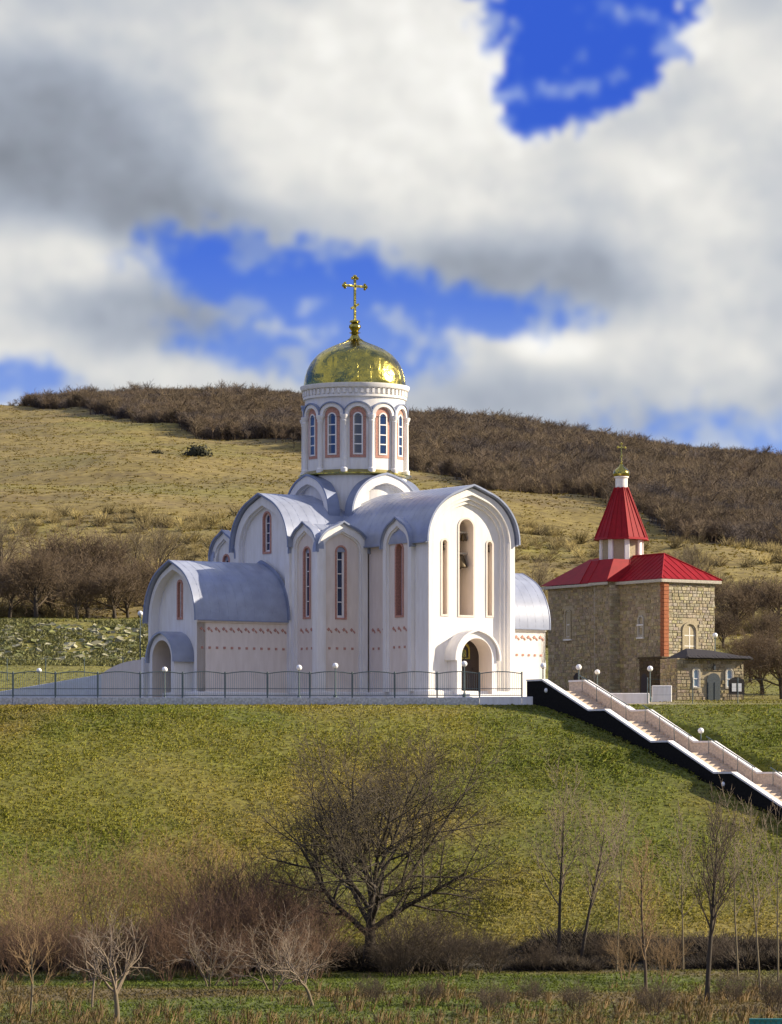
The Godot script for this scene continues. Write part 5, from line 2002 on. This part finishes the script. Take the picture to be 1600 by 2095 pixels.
func build_forest() -> void:
	var rng := RandomNumberGenerator.new()
	rng.seed = 808
	var kinds := []
	for v in 5:
		var mb := MB.new()
		mb.colored = true
		mb.col = Color(0.8, 0.75, 0.7)
		var h := 4.2
		mb.tube(PackedVector3Array([Vector3(0, -0.4, 0), Vector3(rng.randfn() * 0.1, h * 0.35, rng.randfn() * 0.1), Vector3(rng.randfn() * 0.25, h * 0.75, rng.randfn() * 0.25)]), PackedFloat32Array([0.1, 0.07, 0.03]), 4)
		mb.col = Color.WHITE
		for k in 26:
			var t := rng.randf_range(0.25, 0.75)
			var p := Vector3(0, h * t, 0)
			var a := rng.randf() * TAU
			var dir := Vector3(cos(a), rng.randf_range(0.4, 1.5), sin(a)).normalized()
			var q := p + dir * h * rng.randf_range(0.25, 0.42)
			mb.tube(PackedVector3Array([p, q]), PackedFloat32Array([0.04, 0.016]), 3)
			for j in 5:
				var s := p.lerp(q, rng.randf_range(0.35, 1.0))
				var e := (dir + Vector3(rng.randfn(), rng.randfn() + 0.5, rng.randfn()) * 0.6).normalized()
				mb.tube(PackedVector3Array([s, s + e * h * rng.randf_range(0.12, 0.24)]), PackedFloat32Array([0.024, 0.012]), 3)
		kinds.append(mb.mesh())
	var bufs := [PackedFloat32Array(), PackedFloat32Array(), PackedFloat32Array(), PackedFloat32Array(), PackedFloat32Array()]
	var count := 0
	while count < 120000:
		var d := sqrt(rng.randf_range(430.0 * 430.0, 1190.0 * 1190.0))
		var z := CAM.z - d
		var x := rng.randf_range(px(-150, d), px(1780, d))
		count += 1
		var fe := forest_edge(x, z)
		if fe < 0.0 and (fe < -16.0 or rng.randf() > 0.06):
			continue
		var k := rng.randf_range(0.75, 1.3)
		var c := Color(0.105, 0.073, 0.046).lerp(Color(0.14, 0.103, 0.056), rng.randf()) 
		var n := nz.get_noise_2d(x * 1.5, z * 1.5)
		c = c.lerp(Color(0.08, 0.063, 0.054), smooth(0.0, 0.4, n))
		var s := rng.randf_range(0.42, 0.85) * lerpf(0.9, 1.1, smooth(450, 900, d))
		if rng.randf() < 0.04:
			s *= 1.5
		push(bufs[rng.randi() % 5], Vector3(x, hgt(x, z), z), Basis(Vector3.UP, rng.randf() * TAU).scaled(Vector3(s * 1.1, s, s * 1.1)), Color(c.r * k, c.g * k, c.b * k))
	for i in 5:
		scatter("forest", kinds[i], M.twigs, bufs[i])


func build_teal() -> void:
	var t := thing("teal_fence", "teal sheet metal fence at the bottom right corner", "fence", Vector3(11.55, -14.2, 139.0))
	for i in 6:
		var p := MB.new()
		for k in 8:
			p.box(Vector3(0.07 + k * 0.14, 1.27, 0.012 if k % 2 else 0.0), Vector3(0.1, 2.5, 0.025), 0.006)
		p.box(Vector3(0.56, 1.27, -0.01), Vector3(1.12, 2.48, 0.01))
		inst("panel", p.mesh(), M.teal, t, Transform3D(Basis(), Vector3(i * 1.13, 0, 0)))
	var r := MB.new()
	r.box(Vector3(3.4, 2.55, 0), Vector3(6.8, 0.06, 0.08), 0.01)
	obj("top_rail", r, M.teal, t)


# ------------------------------------------------------------------ sky
func fbm(n: FastNoiseLite, x: float, y: float) -> float:
	return n.get_noise_2d(x, y)


func hole(x: float, y: float, cx: float, cy: float, rx: float, ry: float, rot := 0.0) -> float:
	var dx := x - cx
	var dy := y - cy
	var c := cos(rot)
	var s := sin(rot)
	var u := (dx * c + dy * s) / rx
	var v := (-dx * s + dy * c) / ry
	return 1.0 - sqrt(u * u + v * v)


func sky_pixel(azi: float, el: float, n1: FastNoiseLite, n2: FastNoiseLite) -> Color:
	# azi, el in degrees; (x, y): the same direction measured in 1/138 degree from the view's left and from 11.6 degrees up
	var x := 800.0 + tan(clampf(deg_to_rad(azi), -1.3, 1.3)) * 7900.0
	var y := 1610.0 - tan(clampf(deg_to_rad(el), -1.3, 1.3)) * 7900.0
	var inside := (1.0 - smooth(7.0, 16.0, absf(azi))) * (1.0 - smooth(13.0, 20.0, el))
	if el < -1.0:
		return Color(0.30, 0.27, 0.2)
	var top := Color(0.20, 0.35, 0.77)
	var low := Color(0.48, 0.62, 0.88)
	var blue := low.lerp(top, smooth(2.0, 11.0, el))
	blue = blue.lerp(Color(0.20, 0.36, 0.76), smooth(12.0, 60.0, el))
	# generic clouds, periodic round the horizon
	var ra := deg_to_rad(azi)
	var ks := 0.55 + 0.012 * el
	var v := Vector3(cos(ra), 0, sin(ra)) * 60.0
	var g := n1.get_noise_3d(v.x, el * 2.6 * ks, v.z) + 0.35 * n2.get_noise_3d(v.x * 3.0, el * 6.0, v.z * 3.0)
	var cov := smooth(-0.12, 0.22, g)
	var bright := 0.93 + 0.20 * n2.get_noise_3d(v.x * 1.5, el * 3.0 + 40.0, v.z * 1.5) - 0.25 * smooth(0.2, 0.6, g)  # clouds outside the view set brighter to fill the shaded walls
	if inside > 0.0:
		var w1 := n1.get_noise_2d(x * 0.16, y * 0.16)
		var w2 := n1.get_noise_2d(x * 0.16 + 700.0, y * 0.16 + 300.0)
		var f := n2.get_noise_2d(x * 0.5, y * 0.5)
		var f2 := n2.get_noise_2d(x * 1.4, y * 1.4)
		var X := x + w1 * 46.0 + f * 30.0
		var Y := y + w2 * 40.0 + f * 24.0
		var bil := absf(n1.get_noise_2d(x * 0.33 + 90.0, y * 0.33 + 400.0)) + 0.5 * absf(n2.get_noise_2d(x * 0.7, y * 0.7 + 55.0)) - 0.22
		var a := -9.0
		a = maxf(a, hole(X, Y, 1200, -70, 235, 225, 0.0))
		a = maxf(a, hole(X, Y, 1110, 150, 85, 130, 0.15))
		a = maxf(a, hole(X, Y, 1310, 85, 125, 78, -0.35))
		a = maxf(a, hole(X, Y, 1200, 165, 130, 70, -0.3))
		a = maxf(a, hole(X, Y, 640, 590, 345, 78, 0.16))
		a = maxf(a, hole(X, Y, 930, 632, 270, 62, 0.05))
		a = maxf(a, hole(X, Y, 420, 545, 140, 84, 0.25))
		a = maxf(a, hole(X, Y, 20, 795, 120, 56))
		a = maxf(a, hole(X, Y, 520, 700, 150, 50, 0.1) * 0.6)
		a = maxf(a, hole(X, Y, 770, 700, 150, 80, 0.0) * 0.7)
		a = maxf(a, hole(X, Y, 1540, 905, 280, 50, 0.12) * 0.45)
		a += bil * 0.5
		# upper edges of a cumulus are crisp, the undersides fade
		var soft := lerpf(0.18, 0.50, smooth(280.0, 520.0, y))
		var c2 := 1.0 - smooth(-soft * 0.5, soft, a + f2 * 0.10 + f * 0.06)
		var wisp := smooth(0.05, 0.5, n1.get_noise_2d(x * 0.28 + 31.0, y * 0.42) + 0.6 * f)
		c2 = maxf(c2, 0.22 * smooth(520.0, 760.0, y) + 0.5 * wisp * smooth(-0.3, 0.1, 0.5 - a))
		var b := 0.785
		b += 0.07 * smooth(0.0, 0.7, hole(x, y, 830, 200, 480, 360))
		b -= 0.24 * smooth(0.0, 0.9, hole(x, y, -20, 270, 640, 240, 0.08))
		b -= 0.12 * smooth(0.0, 0.8, hole(x, y, 420, 470, 480, 110, 0.2))
		b -= 0.22 * smooth(0.0, 0.9, hole(x, y, 1080, 565, 420, 140, 0.12))
		b += 0.05 * smooth(0.0, 0.8, hole(x, y, 1420, 420, 320, 260))
		b -= 0.09 * smooth(0.0, 0.8, hole(x, y, 1280, 830, 620, 110))
		b += 0.10 * smooth(0.0, 0.8, hole(x, y, 1130, 715, 140, 50))
		b -= 0.12 * smooth(0.0, 0.8, hole(x, y, 300, 640, 320, 110))
		b += 0.06 * smooth(0.0, 0.8, hole(x, y, 420, 755, 240, 70))
		b += w1 * 0.03 - bil * 0.03 + f2 * 0.012
		var r1 := n1.get_noise_2d(x * 0.045 + 11.0, y * 0.07 + 77.0) - n1.get_noise_2d((x + 110.0) * 0.045 + 11.0, (y - 90.0) * 0.07 + 77.0)
		var r2 := n1.get_noise_2d(x * 0.13 + 210.0, y * 0.17) - n1.get_noise_2d((x + 36.0) * 0.13 + 210.0, (y - 30.0) * 0.17)
		b += r1 * 0.14 + r2 * 0.07
		b += 0.05 * (1.0 - smooth(0.0, 0.4, -a)) * (1.0 - smooth(420.0, 560.0, y))
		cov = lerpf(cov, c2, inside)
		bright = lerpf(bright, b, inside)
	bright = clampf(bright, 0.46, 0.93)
	var grey := smooth(0.62, 0.88, bright)
	var cl := Color(bright * 0.94, bright * 0.985, bright * 1.06).lerp(Color(bright * 1.0, bright * 0.995, bright * 0.975), grey)
	var c := blue.lerp(cl, clampf(cov, 0.0, 1.0))
	if el < 0.0:
		c = c.lerp(Color(0.30, 0.27, 0.2), -el)
	return c


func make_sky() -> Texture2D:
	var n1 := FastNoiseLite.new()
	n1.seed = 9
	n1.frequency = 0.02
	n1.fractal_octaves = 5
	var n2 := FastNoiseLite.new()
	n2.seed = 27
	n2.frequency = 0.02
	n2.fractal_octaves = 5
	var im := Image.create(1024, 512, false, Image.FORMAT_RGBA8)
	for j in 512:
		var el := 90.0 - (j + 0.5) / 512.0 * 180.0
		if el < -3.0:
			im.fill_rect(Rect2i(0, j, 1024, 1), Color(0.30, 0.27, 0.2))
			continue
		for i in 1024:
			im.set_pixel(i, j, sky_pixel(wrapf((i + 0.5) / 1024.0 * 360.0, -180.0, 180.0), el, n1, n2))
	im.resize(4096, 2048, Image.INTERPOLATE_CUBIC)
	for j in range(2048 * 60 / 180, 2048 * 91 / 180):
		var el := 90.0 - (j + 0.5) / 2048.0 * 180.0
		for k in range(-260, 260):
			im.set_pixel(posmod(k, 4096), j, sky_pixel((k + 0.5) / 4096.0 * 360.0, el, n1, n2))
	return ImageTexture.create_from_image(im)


func _ready() -> void:
	# camera
	var cam := Camera3D.new()
	cam.name = "camera"
	cam.projection = Camera3D.PROJECTION_FRUSTUM
	cam.near = 1.0
	cam.far = 6000.0
	cam.size = 2095.0 / 7900.0
	cam.frustum_offset = Vector2(0.0, (1610.0 - 1047.5) / 7900.0)
	cam.position = CAM
	add_child(cam)
	cam.current = true
	# sky
	var env := Environment.new()
	env.background_mode = Environment.BG_SKY
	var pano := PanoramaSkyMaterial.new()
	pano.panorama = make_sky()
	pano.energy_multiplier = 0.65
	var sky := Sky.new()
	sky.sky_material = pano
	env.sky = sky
	env.tonemap_mode = Environment.TONE_MAPPER_LINEAR
	env.tonemap_exposure = 1.8
	env.sdfgi_enabled = true
	env.ssao_enabled = true
	env.ssil_enabled = true
	var we := WorldEnvironment.new()
	we.environment = env
	add_child(we)
	# sun: from the right, a little in front
	var sun := DirectionalLight3D.new()
	sun.name = "sun"
	var az := deg_to_rad(94.0)
	var el := deg_to_rad(25.0)
	var dir := Vector3(sin(az) * cos(el), sin(el), cos(az) * cos(el))
	sun.light_color = Color(1.0, 0.94, 0.84)
	sun.light_energy = 1.6
	sun.light_angular_distance = 0.5
	sun.shadow_enabled = true
	add_child(sun)
	sun.look_at_from_position(Vector3.ZERO, -dir, Vector3.UP)

	nz.seed = 4
	nz.frequency = 0.02
	nz.fractal_octaves = 4
	nz2.seed = 8
	nz2.frequency = 0.02
	nz2.fractal_octaves = 3
	make_materials()
	build_terrain()
	build_church()
	build_stone_church()
	build_gatehouse()
	build_terrace()
	build_stairs()
	build_lamps()
	build_teal()
	build_near_trees()
	build_mid_trees()
	build_forest()
	build_grass()
